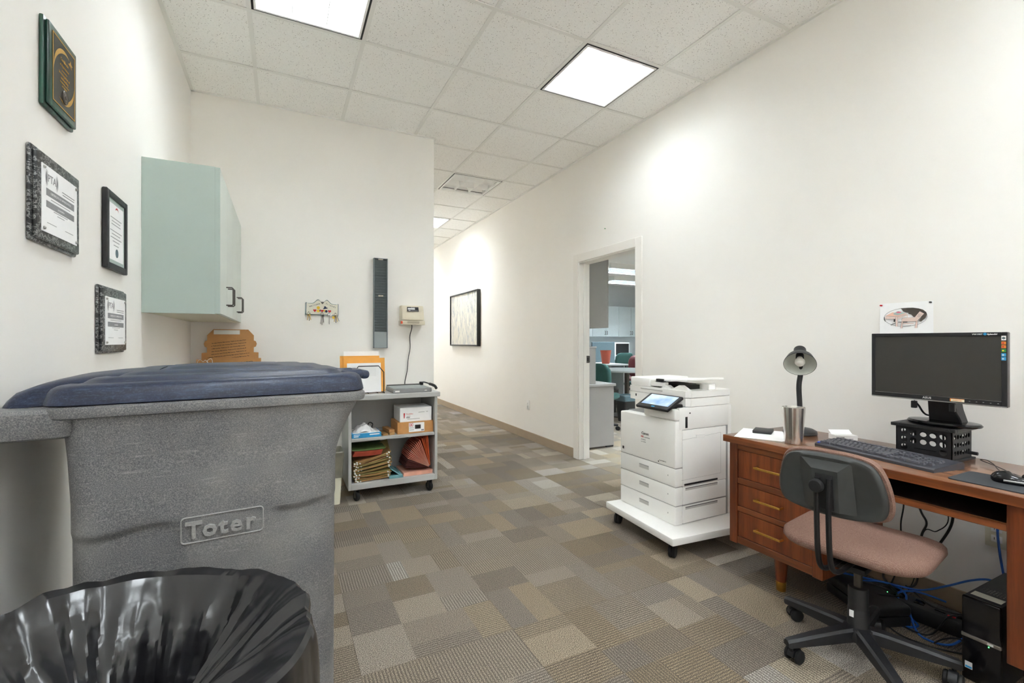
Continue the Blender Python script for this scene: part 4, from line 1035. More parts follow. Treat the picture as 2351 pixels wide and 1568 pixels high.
# ------------------------------------------------------------------ printer on its dolly
t = thing('printer_dolly', 'low white wheeled platform under the office copier', 'dolly', loc=(2.258, 2.16, 0), rz=math.radians(-4.5))
b = BM(); box(b, (-.33, -.325, .086), (.31, .325, .13), .009, 2); obj('platform', b, M_white_lacquer, t)
for x in (-.27, .25):
    for y in (-.26, .26): caster(t, x, y, .086, .034, .017, True, .6)
t = thing('office_copier', 'white office copier and printer with tilted touch screen, left of the desk', 'copier', loc=(2.275, 2.228, .1305))
MW_ = M_white_plastic
def pp(name, lo, hi, m=MW_, bev=.004, par=None, seg=2, label=None):
    b = BM(); box(b, lo, hi, bev, seg); return obj(name, b, m, par or t, True, label=label)
FX, Y0, Y1, BX = 2.05, 1.985, 2.472, 2.50
pp('chassis', (FX+.006, Y0+.004, .1312), (BX, Y1-.004, .736), M_grey_plastic, .002)
pp('front_cover', (FX, Y0, .4635), (FX+.06, Y1, .7405), bev=.008)
pp('rear_housing', (FX+.0605, Y0+.3, .4635), (BX+.02, Y1, .7405)); pp('back_cover', (BX-.02, Y0+.006, .1312), (BX+.035, Y1-.1, .815))
sd = pp('side_door', (FX+.0605, Y0-.0015, .352), (BX-.022, Y0+.299, .683), bev=.003)
for z0, z1 in ((.354, .4605), (.243, .351), (.1312, .240)):
    d = pp('paper_drawer', (FX, Y0-.0005, z0), (FX+.0595, Y1, z1), bev=.006)
    b = BM(); zc = z0+.062; box(b, (FX-.0006, 2.203, zc-.012), (FX+.004, 2.287, zc+.012), .0, 1); obj('grip_recess', b, mat('recess grey', rgb(196, 194, 190), .5) if 'recess grey' not in MATS else MATS['recess grey'], d, True)
    b = BM(); box(b, (FX-.0012, 2.203, zc+.008), (FX+.0, 2.287, zc+.0125)); box(b, (FX-.0008, 2.04, zc-.006), (FX+.0, 2.044, zc+.002)); obj('grip_lip', b, M_grey_plastic, d, True)
for z0, z1 in ((.245, .349), (.1345, .237)):
    d = pp('cassette_side', (FX+.0605, Y0-.001, z0), (BX-.022, Y0+.3, z1), bev=.003)
    b = BM(); box(b, (2.13, Y0-.002, z1-.022), (2.40, Y0+.0, z1-.008)); obj('side_groove', b, MATS['recess grey'], d, True)
    b = BM(); box(b, (2.13, Y0-.0025, z1-.010), (2.40, Y0-.0005, z1-.007)); obj('groove_shadow_gap', b, M_black_plastic, d, True)
for q in ([(2.105, .632), (2.215, .638)], [(2.29, .642), (2.43, .65)], [(2.43, .65), (2.43, .40)], [(2.10, .395), (2.43, .40)]):
    b = BM(); a, c = q; tube(b, [(a[0], Y0-.0012, a[1]-.004), (c[0], Y0-.0012, c[1]-.004)], .0009, 4); obj('panel_line', b, M_grey_plastic, sd, True)
b = BM(); box(b, (2.215, Y0-.004, .63), (2.29, Y0-.001, .652), .002, 1); obj('door_latch', b, MW_, sd, True)
b = BM(); box(b, (2.12, Y0-.003, .357), (2.40, Y0-.0005, .368)); obj('door_slot', b, M_black_plastic, sd, True)
pp('column', (FX, Y0+.001, .7425), (2.32, 2.25, .808), bev=.012, seg=3)
pp('upper_side_panel', (FX+.03, Y0-.001, .686), (BX, Y0+.02, .816), bev=.004)
b = BM(); box(b, (2.129, Y0-.0025, .696), (2.147, Y0-.0005, .762), .006, 2); box(b, (2.162, Y0-.0025, .779), (2.171, Y0-.0005, .786)); obj('usb_port', b, M_black_plastic, t, True)
pp('output_tray', (2.12, 2.2505, .7407), (2.3, Y1-.004, .746), M_grey_plastic, .002); pp('rear_column', (2.321, Y0+.021, .7407), (BX, Y1-.01, .815), MW_); pp('tray_back', (2.305, 2.251, .7465), (2.3205, Y1-.01, .815), M_dark_steel, .002)
SX = 2.145
b = BM(); prism(b, [(SX+.03, Y0), (BX+.01, Y0), (BX+.01, Y1+.01), (SX, Y1+.01), (SX, Y0+.06), (SX+.008, Y0+.02)], .8185, .868); obj('scanner_bed', b, MW_, t, True)
b = BM(); prism(b, [(SX+.03, Y0-.002), (BX+.01, Y0-.002), (BX+.01, Y1+.01), (SX-.002, Y1+.01), (SX-.002, Y0+.06), (SX+.006, Y0+.02)], .8715, .910); lidp = obj('scanner_lid', b, MW_, t, True)
b = BM(); box(b, (SX-.004, 2.18, .892), (SX+.002, 2.38, .9), .002, 1); obj('lid_grip', b, MATS['recess grey'], lidp, True)
b = BM(); box(b, (SX, 2.30, .9105), (BX, Y1+.008, .968), .008, 2); adf = obj('document_feeder', b, MW_, t, True)
R_ = T(0, 2.30, .948) @ Matrix.Rotation(math.radians(-4), 4, 'X')
b = BM(); box(b, (SX+.01, -.31, 0), (BX-.03, .02, .013), .003, 1, M=R_); obj('input_tray', b, MW_, adf, True)
b = BM(); box(b, (SX+.012, 2.18, .9205), (SX+.05, 2.299, .949), .004, 2); obj('feeder_arm', b, MW_, adf, True)
b = BM(); box(b, (SX+.004, 2.18, .951), (SX+.03, 2.245, .969), .002, 1); obj('feeder_window', b, M_black_plastic, adf, True)
b = BM(); box(b, (SX+.075, 2.07, .9105), (BX-.11, 2.299, .937)); obj('feeder_interior', b, M_black_plastic, adf, True)
for yy, w, h in ((2.17, .05, .022), (2.06, .07, .03)):
    b = BM(); M = frame((SX+.02, yy, .9103), (0, -1, 0), (0, 0, 1)); prism(b, [(-w, 0), (w, 0), (w*.15, h), (-.1*w, h)], -.03, .0, M); obj('paper_guide', b, MW_, adf, True)
b = BM(); box(b, (SX+.2, 2.0, .9105), (SX+.26, 2.1, .945), .003, 1); obj('tray_support', b, MW_, adf, True)
# touch screen
F = frame((2.045, 2.112, .842), (0.03, -1, 0), (.12, 0, .066)); 
b = BM(); box(b, (-.128, -.072, -.012), (.128, .072, .006), .004, 2, M=F); pan = obj('control_panel', b, M_black_plastic, t, True)
b = BM(); box(b, (-.105, -.042, .0062), (.11, .06, .007), M=F); obj('touch_screen', b, G['touch'], pan, True)
b = BM(); box(b, (-.005, -.063, .0062), (.02, -.054, .007), M=F); obj('status_light', b, M_blue, pan, True)
b = BM(); box(b, (2.06, 2.02, .808), (2.15, 2.12, .83), .004, 1); obj('panel_arm', b, M_black_plastic, pan, True)
FF = lambda y, z: frame((FX-.0006, y, z), (0, -1, 0), (0, 0, 1))
b = BM(); text_bm('Canon', .024, FF(2.235, .626), .0004, bm=b, bold=.0004); obj('maker_lettering', b, M_ink, t, True)
b = BM(); text_bm('DX', .016, FF(2.272, .604), .0004, 'LEFT', bm=b, bold=.0005); obj('red_lettering', b, M_red, t, True)
b = BM(); text_bm('imageRUNNER', .008, FF(2.243, .602), .0003, 'LEFT', bm=b); text_bm('ADVANCE', .009, FF(2.272, .586), .0003, 'LEFT', bm=b); text_bm('C257iF  PRINTER', .006, FF(2.272, .572), .0003, 'LEFT', bm=b); obj('small_lettering', b, M_ink_grey, t, True)
b = BM(); text_bm('ImageRUNNER DX', .007, FF(2.085, .488), .0003, bm=b); box(b, (FX-.001, 2.115, .476), (FX+.0, 2.122, .483)); box(b, (FX-.001, 2.435, .49), (FX+.0, 2.45, .508)); box(b, (SX-.001, 2.42, .84), (SX+.002, 2.43, .856)); obj('badge', b, M_ink, t, True)

# ------------------------------------------------------------------ desk
WV, WH, WT = G['wood_v'], G['wood_h'], G['wood_top']
t = thing('desk', 'walnut pedestal desk with brass drawer pulls against the right wall', 'desk', loc=(2.345, .94, 0))
def dp(name, lo, hi, m=WV, bev=.002, par=None, seg=1, label=None):
    b = BM(); box(b, lo, hi, bev, seg); return obj(name, b, m, par or t, True, label=label)
DX, DB = 2.10, 2.59
dp('desk_top', (2.08, .18, .685), (2.61, 1.682, .72), WT, .004, seg=2)
dp('front_edging', (2.0775, .18, .6855), (2.0805, 1.682, .7185), WH, .001)
dp('end_edging', (2.08, 1.6815, .6855), (2.61, 1.6845, .7185), WH, .001)
def pedestal(y0, y1, left):
    dp('side_panel', (DX, y1-.044, .166), (DB, y1, .6845)); dp('side_panel', (DX, y0, .166), (DB, y0+.044, .6845))
    dp('carcass', (DX+.02, y0+.044, .17), (DB-.005, y1-.044, .68), G['wood_h'])
    for z0, z1 in ((.652, .6845), (.477, .5075), (.335, .3615), (.169, .2055)): dp('rail', (DX+.003, y0+.044, z0), (DX+.02, y1-.044, z1), WH)
    for z0, z1 in ((.5085, .651), (.3625, .476), (.2065, .334)):
        d = dp('drawer', (DX+.006, y0+.046, z0+.001), (DX+.0205, y1-.046, z1-.001), WV)
        b = BM(); zc = (z0+z1)/2+.005; yc = (y0+y1)/2+.012; 
        for s in (-1, 1): box(b, (DX-.018, yc+s*.064-.004, zc-.004), (DX+.006, yc+s*.064+.004, zc+.004))
        box(b, (DX-.025, yc-.068, zc-.005), (DX-.0175, yc+.068, zc+.005), .001, 1); obj('handle', b, M_brass, d, True)
    for x in (2.172, 2.53):
        for y in ((y0+y1)/2,):
            b = BM(); lathe(b, [(.0225, .045), (.033, .168)], 20, T(x, y)); lg = obj('leg', b, WV, t, True)
            b = BM(); lathe(b, [(.021, 0), (.0222, .002), (.0232, .0455)], 20, T(x, y)); obj('ferrule', b, M_brass, lg, True)
pedestal(1.195, 1.66, True); pedestal(.16, .626, False)
dp('knee_shelf', (DX+.008, .6265, .59), (DB-.03, 1.1945, .6115), WH); dp('shelf_back', (DB-.03, .6265, .59), (DB-.015, 1.1945, .684), G['wood_dark']); dp('shelf_shade_liner', (DX+.03, .627, .6117), (DB-.031, 1.194, .6125), G['wood_dark'], 0); dp('shelf_shade_cheek', (DX+.03, .6263, .6126), (DB-.031, .6275, .6845), G['wood_dark'], 0); dp('shelf_shade_cheek', (DX+.03, 1.1935, .6126), (DB-.031, 1.1947, .6845), G['wood_dark'], 0); dp('shelf_shade_roof', (DX+.03, .628, .6838), (DB-.031, 1.193, .6848), G['wood_dark'], 0)  # dark liner, cheeks and roof are added sheets painting the recess shade
dp('stretcher', (DB-.06, .9, .40), (DB-.05, .92, .42), WV) if 0 else None

ZD = .7205
t = thing('paper_sheets', 'loose white sheets at the far end of the desk under the wallet', 'paper', loc=(2.25, 1.585, ZD), rz=math.radians(-62))
for k_, (dx, a) in enumerate(((0, 0), (.012, 5))):
    b = BM(); box(b, (-.108, -.14, .0006*k_), (.108, .14, .0006*k_+.0005), M=T(dx, 0) @ Matrix.Rotation(math.radians(a), 4, 'Z')); obj('sheet', b, M_paper, t)
t = thing('wallet', 'closed black leather wallet lying on the white sheets', 'wallet', loc=(2.31, 1.618, ZD+.0013), rz=math.radians(28))
for z0, z1, n in ((0, .007, 'lower_flap'), (.0075, .014, 'upper_flap')):
    b = BM(); box(b, (-.055, -.045, z0), (.055, .045, z1), .003, 2); obj(n, b, M_black_plastic, t)
b = BM(); tube(b, [(-.056, -.042, .007), (-.056, .042, .007)], .0068, 10); obj('spine', b, M_black_plastic, t)
t = thing('tumbler', 'brushed stainless steel tumbler on the desk, before the lamp', 'tumbler', loc=(2.19, 1.378, ZD))
b = BM(); lathe(b, [(.036, 0), (.039, .003), (.0405, .03), (.049, .165), (.0495, .174), (.0475, .1745), (.046, .165), (.036, .05), (.01, .048)], 40); obj('cup', b, M_cup, t)
t = thing('desk_lamp', 'black gooseneck desk lamp with its shade open toward the room', 'lamp', loc=(2.457, 1.512, ZD))
b = BM(); lathe(b, [(.078, 0), (.08, .005), (.076, .018), (.06, .027), (.02, .032), (.012, .05)], 36); obj('base', b, M_black_plastic, t)
b = BM(); tube(b, spline([(0, 0, .03), (-.002, .0, .15), (-.004, .003, .25), (.006, .0, .32), (.018, .004, .38), (.02, .01, .42), (-.0, -.0, .447)], 7), .0125, 12)
obj('gooseneck', b, M_black_plastic, t)
LD = Vector((-.70, -.43, -.60)).normalized(); lx = Vector((0, 0, 1)).cross(LD).normalized(); ly = LD.cross(lx)
LM = Matrix((lx, ly, LD)).transposed().to_4x4(); LM.translation = Vector((-.004, -.002, .415)); LM = LM @ Matrix.Diagonal((.84, .84, .84, 1))
b = BM(); lathe(b, [(.02, -.058), (.034, -.055), (.036, -.008), (.046, .005), (.072, .04), (.088, .088), (.0885, .092), (.0865, .0915)], 40, LM, True, False); obj('shade', b, M_black_plastic, t)
b = BM(); lathe(b, [(.0865, .0915), (.070, .042), (.044, .008), (.02, .0)], 40, LM, False, True); obj('shade_lining', b, M_shade_in, t)
b = BM(); lathe(b, [(.022, .001), (.022, .03), (.017, .032)], 20, LM); obj('socket', b, M_black_plastic, t)
b = BM(); lathe(b, [(.016, .03), (.017, .045), (.022, .05), (.027, .062), (.028, .074), (.022, .088), (.01, .095)], 24, LM); bl = obj('bulb', b, M_bulb, t)
b = BM()
for a0, a1 in ((96, 130), (50, 84)):
    for q in range(8):
        a, c = math.radians(a0+(a1-a0)*q/8), math.radians(a0+(a1-a0)*(q+1)/8)
        vs = [b.verts.new(LM @ Vector((r*math.cos(g), r*math.sin(g)*1, z))) for r, g, z in ((.0775, a, .064), (.0775, c, .064), (.083, c, .081), (.083, a, .081))]; b.faces.new(vs)
obj('warning_label', b, M_ink_grey, t)
t = thing('small_carton', 'small torn open white carton near the wall, behind the keyboard', 'carton', loc=(2.50, 1.325, ZD), rz=math.radians(-30))
b = BM(); box(b, (-.052, -.03, 0), (.052, .03, .024), .001, 1); c = obj('body', b, M_paper, t)
b = BM(); box(b, (-.052, -.028, .0245), (.01, -.002, .0255)); prism(b, [(.01, -.028), (.05, -.028), (.03, .0)], .0245, .0253, T(0, 0, 0)); M = T(.0, .01, .0245) @ Matrix.Rotation(math.radians(35), 4, 'X'); box(b, (-.05, .0, .0), (.05, .03, .001), M=M); obj('lid_flap', b, M_paper, t)
b = BM(); box(b, (-.03, -.0306, .012), (-.012, -.03, .016)); box(b, (.0, -.0306, .006), (.03, -.03, .008)); box(b, (.052, -.01, .013), (.0526, .01, .017)); obj('print', b, M_ink, c)

# keyboard
kx = Vector((-.16, -.987, 0)).normalized()
M_key = mat('charcoal keys', rgb(84, 84, 91), .45, vary=.04); M_kb = mat('charcoal keyboard body', rgb(62, 62, 69), .42, vary=.05, scale=60)
t = thing('keyboard', 'black full size keyboard on the desk in front of the crate', 'keyboard', frame((2.238, 1.308, ZD), kx, Vector((0, 0, 1)).cross(kx)))
b = BM()
sec = [(0, 0), (0, .010), (.008, .0145), (.13, .0245), (.165, .027), (.172, .022), (.172, 0)]
loft(b, [[Vector((x, y, z)) for y, z in sec] for x in (0, .478)]); obj('body', b, M_kb, t, smooth=False)
def keym(w):
    b = BM(); d = .0155; h = .0085; i = .0028
    loft(b, [[Vector((0, 0, 0)), Vector((w, 0, 0)), Vector((w, d, 0)), Vector((0, d, 0))], [Vector((i, i*.6, h)), Vector((w-i, i*.6, h)), Vector((w-i, d-i*.9, h)), Vector((i, d-i*.9, h))]])
    me = finish(b, False); me.materials.append(M_key); return me
KM = {}
slope = math.atan2(.010, .122)
def key(x, row, w=1.0):
    if w not in KM: KM[w] = keym(.0195*w-.001)
    o = bpy.data.objects.new('key', KM[w]); COL.objects.link(o); o.parent = t
    y = .017+row*.0187+(.006 if row == 5 else 0)
    o.matrix_basis = T(x, y, .0147+(y-.008)*math.tan(slope)+.0006) @ Matrix.Rotation(slope, 4, 'X')
u = .0195; x0 = .012
for r, ks in enumerate(([1.25, 1.25, 1.25, 6.25, 1.25, 1.25, 1.25, 1.25], [2.25]+[1]*10+[2.75], [1.75]+[1]*11+[2.25], [1.5]+[1]*12+[1.5], [1]*13+[2])):
    x = x0
    for w in ks: key(x, r, w); x += u*w
for k_ in range(13): key(x0+u*(k_*1.16), 5)
nx = x0+15.3*u
for k_ in range(3): key(nx+k_*u, 5); key(nx+k_*u, 4); key(nx+k_*u, 3); key(nx+k_*u, 0)
key(nx+u, 1)
mx = nx+3.4*u
for r in (4, 3, 2, 1):
    for k_ in range(3): key(mx+k_*u, r)
key(mx, 0, 2.25); key(mx+2.25*u, 0, .8) ; key(mx+3*u, 3, 1.0); key(mx+3*u, 1, 1.0); key(mx+3*u, 4, 1.0)
b = BM(); box(b, (.006, .006, .0135), (.0135, .02, .0195), .002, 1, M=T(0, 0, 0)); obj('blue_sticker', b, mat('bright blue sticker', rgb(48, 92, 220), .5), t)
b = BM(); tube(b, spline([(.20, .172, .02), (.22, .19, .006), (.28, .20, .005), (.32, .23, .005)], 6), .002, 6); obj('cable', b, M_black_plastic, t)

# perforated crate carrying the monitor
def holed(b, M, w, h, nx, ny, r, th, skip=(), mx=.012, my=.012):
    cw, ch = (w-2*mx)/nx, (h-2*my)/ny; n = 16; hz = 0
    box(b, (0, 0, 0), (w, my, th), M=M); box(b, (0, h-my, 0), (w, h, th), M=M); box(b, (0, my, 0), (mx, h-my, th), M=M); box(b, (w-mx, my, 0), (w, h-my, th), M=M)
    for i in range(nx):
        for j in range(ny):
            cx, cy = mx+cw*(i+.5), my+ch*(j+.5)
            if (i, j) in skip: box(b, (cx-cw/2, cy-ch/2, 0), (cx+cw/2, cy+ch/2, th), M=M); continue
            O = []; I = []
            for q in range(n):
                a = 2*PI*q/n; c, s = math.cos(a), math.sin(a); m_ = max(abs(c), abs(s)); O.append((cx+c/m_*cw/2, cy+s/m_*ch/2)); I.append((cx+c*r, cy+s*r))
            rg = [[M @ Vector((p[0], p[1], z)) for p in P_] for P_, z in ((O, th), (I, th), (I, 0), (O, 0))]
            Rv = [[b.verts.new(p) for p in g] for g in rg]
            for A_, B_ in zip(Rv, Rv[1:]):
                for q in range(n): b.faces.new((A_[q], A_[(q+1) % n], B_[(q+1) % n], B_[q]))
t = thing('crate', 'small black perforated plastic crate holding up the monitor', 'crate', loc=(2.492, .967, ZD))
cw2, cd2, chh = .19, .17, .134   # along Y, along X, height
b = BM(); holed(b, frame((-cd2/2, cw2/2, .006), (0, -1, 0), (0, 0, 1)) @ T(0, 0, -.003), cw2, chh-.012, 5, 3, .0128, .003, skip=((1, 0), (2, 0), (3, 0))); obj('front_panel', b, M_black_plastic, t, smooth=False)
b = BM(); holed(b, frame((cd2/2, cw2/2, .006), (0, -1, 0), (0, 0, 1)), cw2, chh-.012, 5, 3, .0128, .003); obj('back_panel', b, M_black_plastic, t, smooth=False)
for y in (-cw2/2, cw2/2-.003):
    b = BM(); holed(b, frame((-cd2/2, y+.003, .006), (1, 0, 0), (0, 0, 1)), cd2, chh-.012, 6, 3, .0098, .003); obj('end_panel', b, M_black_plastic, t, smooth=False)
b = BM(); box(b, (-cd2/2-.004, -cw2/2-.012, 0), (cd2/2+.006, cw2/2+.006, .008), .001, 1); obj('base', b, M_black_plastic, t)
b = BM()
for lo, hi in (((-cd2/2-.014, -cw2/2-.014), (-cd2/2+.004, cw2/2+.014)), ((cd2/2-.004, -cw2/2-.014), (cd2/2+.014, cw2/2+.014)), ((-cd2/2+.004, -cw2/2-.014), (cd2/2-.004, -cw2/2+.004)), ((-cd2/2+.004, cw2/2-.004), (cd2/2-.004, cw2/2+.014))): box(b, (*lo, chh-.012), (*hi, chh+.002), .002, 1)
box(b, (-cd2/2, -cw2/2, chh-.002), (cd2/2, cw2/2, chh+.003)); obj('rim', b, M_black_plastic, t)
for y in (-.085, .085):
    b = BM(); lathe(b, [(.006, 0), (.007, .004), (.004, .005), (.0035, .002)], 12, frame((-cd2/2-.014, y, chh-.005), (0, -1, 0), (0, 0, 1))); obj('rim_peg', b, M_black_plastic, t)
for x in (.055,):
    for z in (.028,): b = BM(); lathe(b, [(.007, 0), (.007, .03), (.005, .031)], 12, frame((x, -cw2/2, z), (1, 0, 0), (0, 0, 1))); obj('stacking_peg', b, M_black_plastic, t)
b = BM(); box(b, (-cd2/2-.0012, -.045, .012), (-cd2/2-.0006, .03, .014)); box(b, (-cd2/2-.0018, -.045, .034), (-cd2/2-.0006, .03, .036), .0005, 1); obj('handle_slot', b, M_black_gloss, t)

# monitor
t = thing('monitor', 'black widescreen monitor, switched off, standing on the perforated crate', 'monitor', loc=(2.485, .917, ZD+.1375))
z0 = t.location.z
b = BM(); lathe(b, [(.06, 0), (.118, .004), (.122, .01), (.116, .017), (.05, .021)], 44, T(0, .012, 0) @ Matrix.Diagonal((.68, 1, 1, 1))); obj('stand_base', b, M_black_gloss, t)
b = BM(); loft(b, [[Vector((x, y, z)) for x, y in ((-.03-o, -.052+s), (.03-o, -.052+s), (.03-o, .052-s), (-.03-o, .052-s))] for z, o, s in ((.019, -.01, 0), (.07, .012, .006), (.135, .03, .01))]); obj('stand_neck', b, M_black_plastic, t)
FZ = frame((2.36-2.485, 0, .966-z0), (0, -1, 0), (0, 0, 1))   # front plane, bottom centre; x to the right
w2, h2 = .216, .277
b = BM(); box(b, (-w2, 0, -.028), (w2, h2, -.006), .004, 2, M=FZ); box(b, (-.15, .03, -.06), (.15, .24, -.028), .012, 2, M=FZ); obj('housing', b, mat('dark grey monitor shell', rgb(88, 84, 84), .45), t)
b = BM()
for lo, hi in (((-w2, .0), (-w2+.0145, h2)), ((w2-.016, .0), (w2, h2)), ((-w2+.0145, 0), (w2-.016, .022)), ((-w2+.0145, h2-.0145), (w2-.016, h2))): box(b, (*lo, -.0058), (*hi, 0), .0015, 1, M=FZ)
bz = obj('bezel', b, M_black_plastic, t)
b = BM(); box(b, (-w2+.0135, .021, -.0057), (w2-.015, h2-.0135, -.003), M=FZ); obj('screen', b, M_screen_dark, t)
b = BM(); box(b, (-w2+.001, .0008, 0), (w2-.001, .0045, .0012), M=FZ); box(b, (-w2+.0145, .0212, -.0015), (w2-.016, .0222, .0006), M=FZ); obj('silver_trim', b, M_chrome, bz)
b = BM(); text_bm('ASUS', .0115, FZ @ T(-.018, .0125, .0003), .0003, bm=b, spacing=1.1, bold=.0003); text_bm('VW195T', .008, FZ @ T(.135, h2-.0075, .0003), .0003, bm=b, bold=.0002); text_bm('Splendid', .008, FZ @ T(.176, h2-.0075, .0003), .0003, bm=b, bold=.0003)
for x in (.113, .133, .152, .172, .192): box(b, (x-.002, .0125, 0), (x+.002, .0137, .0005), M=FZ)
obj('bezel_lettering', b, M_white_ink, bz)
b = BM(); prism(b, circ(.1565, h2-.0065, .005, 12), .0002, .0006, FZ); obj('blue_swirl', b, M_blue, bz)
b = BM(); box(b, (.055, .0072, 0), (.098, .0185, .0006), M=FZ); sk = obj('property_sticker', b, mat('cream sticker', rgb(240, 226, 200), .6), bz)
b = BM(); box(b, (.0552, .0163, .0006), (.0978, .0183, .0009), M=FZ); box(b, (.0552, .0073, .0006), (.058, .0163, .0009), M=FZ); box(b, (.063, .0105, .0006), (.09, .0125, .0009), M=FZ); obj('red_print', b, M_orange, sk)
ys = [h2-.02-.0001]
for z, hgt, m, n in ((h2-.026, .0165, M_paper, 'white_badge'), (h2-.044, .011, M_orange, 'orange_badge'), (h2-.0575, .011, M_orange, 'orange_badge'), (h2-.0715, .012, M_green, 'green_badge'), (h2-.0875, .012, M_blue, 'blue_badge'), (h2-.1015, .012, M_blue, 'blue_badge')):
    b = BM(); box(b, (w2-.0155, z-hgt/2+.004, 0), (w2-.003, z+hgt/2+.004, .0006), .0002, 1, M=FZ); bd = obj(n, b, m, bz)
    b = BM(); c2 = FZ @ T(w2-.0093, z+.004, .0006)
    if n == 'white_badge': lathe(b, [(.0045, 0), (.0045, .0003), (.0025, .0003)], 14, c2); obj('badge_mark', b, M_slate, bd)
    else: box(b, (-.004, -.0025, 0), (.001, .002, .0003), M=c2); obj('badge_mark', b, M_red if 'orange' in n else M_white_ink if 'blue' in n else M_yellow, bd)
for y, pts in ((.075, [(-.09, .075, .1), (-.07, .068, .08), (-.03, .06, .04), (.09, .055, .01), (.105, .05, -.115)]), (-.1, [(-.09, -.05, .1), (-.07, -.052, .07), (-.04, -.054, .04), (-.02, -.054, .015), (.02, -.05, .0036), (.07, -.03, .0036)])):
    b = BM(); tube(b, spline(pts, 6), .0036, 8); q0 = Vector(pts[0]); box(b, (q0.x-.008, q0.y-.009, q0.z-.03), (q0.x+.008, q0.y+.009, q0.z), .002, 1); obj('cable', b, M_black_plastic, t)

t = thing('mouse_pad', 'thin black mouse pad at the near end of the desk', 'mouse pad', loc=(2.215, .665, ZD))
b = BM(); prism(b, [(p.x, p.y) for p in rrect(.095, .12, .018, 0, 4)], 0, .003); obj('pad', b, mat('dark slate cloth', rgb(52, 55, 59), .9, vary=.05, bump=.2, bscale=900), t)
t = thing('computer_mouse', 'glossy black computer mouse on the black mouse pad', 'mouse', loc=(2.235, .652, ZD+.0032), rz=math.radians(-75))
b = BM(); rings = []
for z, s in ((0, .9), (.006, 1.0), (.014, .99), (.022, .9), (.029, .72), (.033, .45), (.035, .15)): rings.append([Vector((.052*s*math.cos(a), .031*s*math.sin(a)*(1+.12*math.cos(a)), z-(.006*(z/.035)*math.cos(a) if z > .01 else 0))) for a in [2*PI*i/28 for i in range(28)]])
loft(b, rings); obj('shell', b, M_black_gloss, t, angle=60)
b = BM(); lathe(b, [(.002, -.003), (.008, -.003), (.008, .003), (.002, .003)], 14, T(.03, 0, .028) @ Matrix.Rotation(PI/2, 4, 'X')); obj('scroll_wheel', b, M_rubber, t)
b = BM(); box(b, (-.02, -.0315, .008), (.03, -.0285, .014), .001, 1); obj('side_trim', b, M_chrome, t)
t = thing('mouse_cable', 'thin black twisted mouse cable lying on the desk behind the mouse', 'cable', loc=(2.42, .70, ZD))
b = BM(); tube(b, spline([(-.12, -.01, .004), (-.06, .01, .004), (.0, .045, .006), (.05, .07, .01), (.09, .1, .014), (.11, .12, .012), (.1, .125, .01), (.06, .08, .008), (.0, .035, .0105), (-.03, .0, .006)], 7), .0017, 6); obj('wire', b, M_black_plastic, t)

# ------------------------------------------------------------------ under the desk
t = thing('computer_tower', 'slim black computer tower with silver band under the desk', 'computer', loc=(2.37, .716, 0))
b = BM(); box(b, (-.165, -.05, .004), (.18, .05, .298), .004, 2); obj('case', b, M_black_plastic, t)
b = BM(); box(b, (-.182, -.0515, .003), (-.1655, .0515, .3), .006, 3); fr = obj('front_panel', b, M_black_gloss, t)
b = BM(); box(b, (-.1845, -.052, .155), (-.175, .052, .168), .002, 1); sb = obj('silver_band', b, M_chrome, fr)
b = BM(); box(b, (-.1853, -.033, .1575), (-.1843, -.017, .1655), .001, 1); obj('power_button', b, M_white_plastic, sb)
b = BM(); box(b, (-.1835, -.022, .149), (-.182, -.019, .152)); obj('power_light', b, M_led_green, fr)
b = BM(); box(b, (-.1826, .022, .045), (-.1818, .042, .069)); st = obj('badge', b, M_white_ink, fr)
b = BM(); box(b, (-.1832, .0235, .047), (-.1826, .0405, .054)); obj('badge_mark', b, M_blue, st)
b = BM(); box(b, (-.145, -.04, .2982), (-.105, .04, .2988)); obj('paper_label', b, mat('pale paper label', rgb(205, 205, 188), .8), t)
b = BM()
for i in range(4):
    for j in range(9): box(b, (-.085+i*.012, -.038+j*.0085, .2981), (-.079+i*.012, -.0345+j*.0085, .2986))
v = obj('vent', b, M_black_gloss, t); v['kind'] = 'stuff'
t = thing('power_backup', 'flat black battery backup box on the carpet beside the left pedestal', 'power supply', loc=(2.37, 1.16, 0), rz=math.radians(-24))
b = BM(); box(b, (-.075, -.15, .002), (.075, .15, .045), .008, 2); obj('lower_case', b, M_black_plastic, t)
b = BM(); box(b, (-.077, -.152, .0455), (.077, .152, .09), .014, 3); obj('upper_case', b, M_black_plastic, t)
t = thing('surge_protector', 'long black surge protector under the desk beside the computer tower', 'surge protector', loc=(2.49, .99, 0), rz=math.radians(8))
b = BM(); box(b, (-.05, -.18, .001), (.05, .18, .07), .01, 2); obj('case', b, M_black_plastic, t)
for y in (-.12, -.05, .02, .09):
    b = BM(); box(b, (-.02, y-.018, .0695), (.02, y+.018, .073), .003, 1); obj('socket', b, M_black_gloss, t)
b = BM(); box(b, (-.03, -.1, .0695), (-.02, -.075, .0725), .001, 1); obj('red_switch', b, M_red, t)
b = BM(); box(b, (-.012, .13, .0695), (-.009, .133, .0715)); obj('indicator_light', b, M_led_green, t)
def cable(name, label, pts, r, m, cat='cable', group=None):
    b = BM(); tube(b, spline(pts, 7), r, 7); return tag(obj(name, b, m), label, cat, group)
cable('network_cable', 'blue network cable looping over the carpet under the desk into the tower', [(2.43, 1.275, .10), (2.40, 1.29, .098), (2.44, 1.22, .098), (2.52, 1.13, .085), (2.50, 1.07, .08), (2.45, 1.04, .06), (2.36, .97, .006), (2.33, .91, .006), (2.36, .86, .012), (2.44, .84, .03), (2.53, .79, .06)], .0042, M_bluecable)
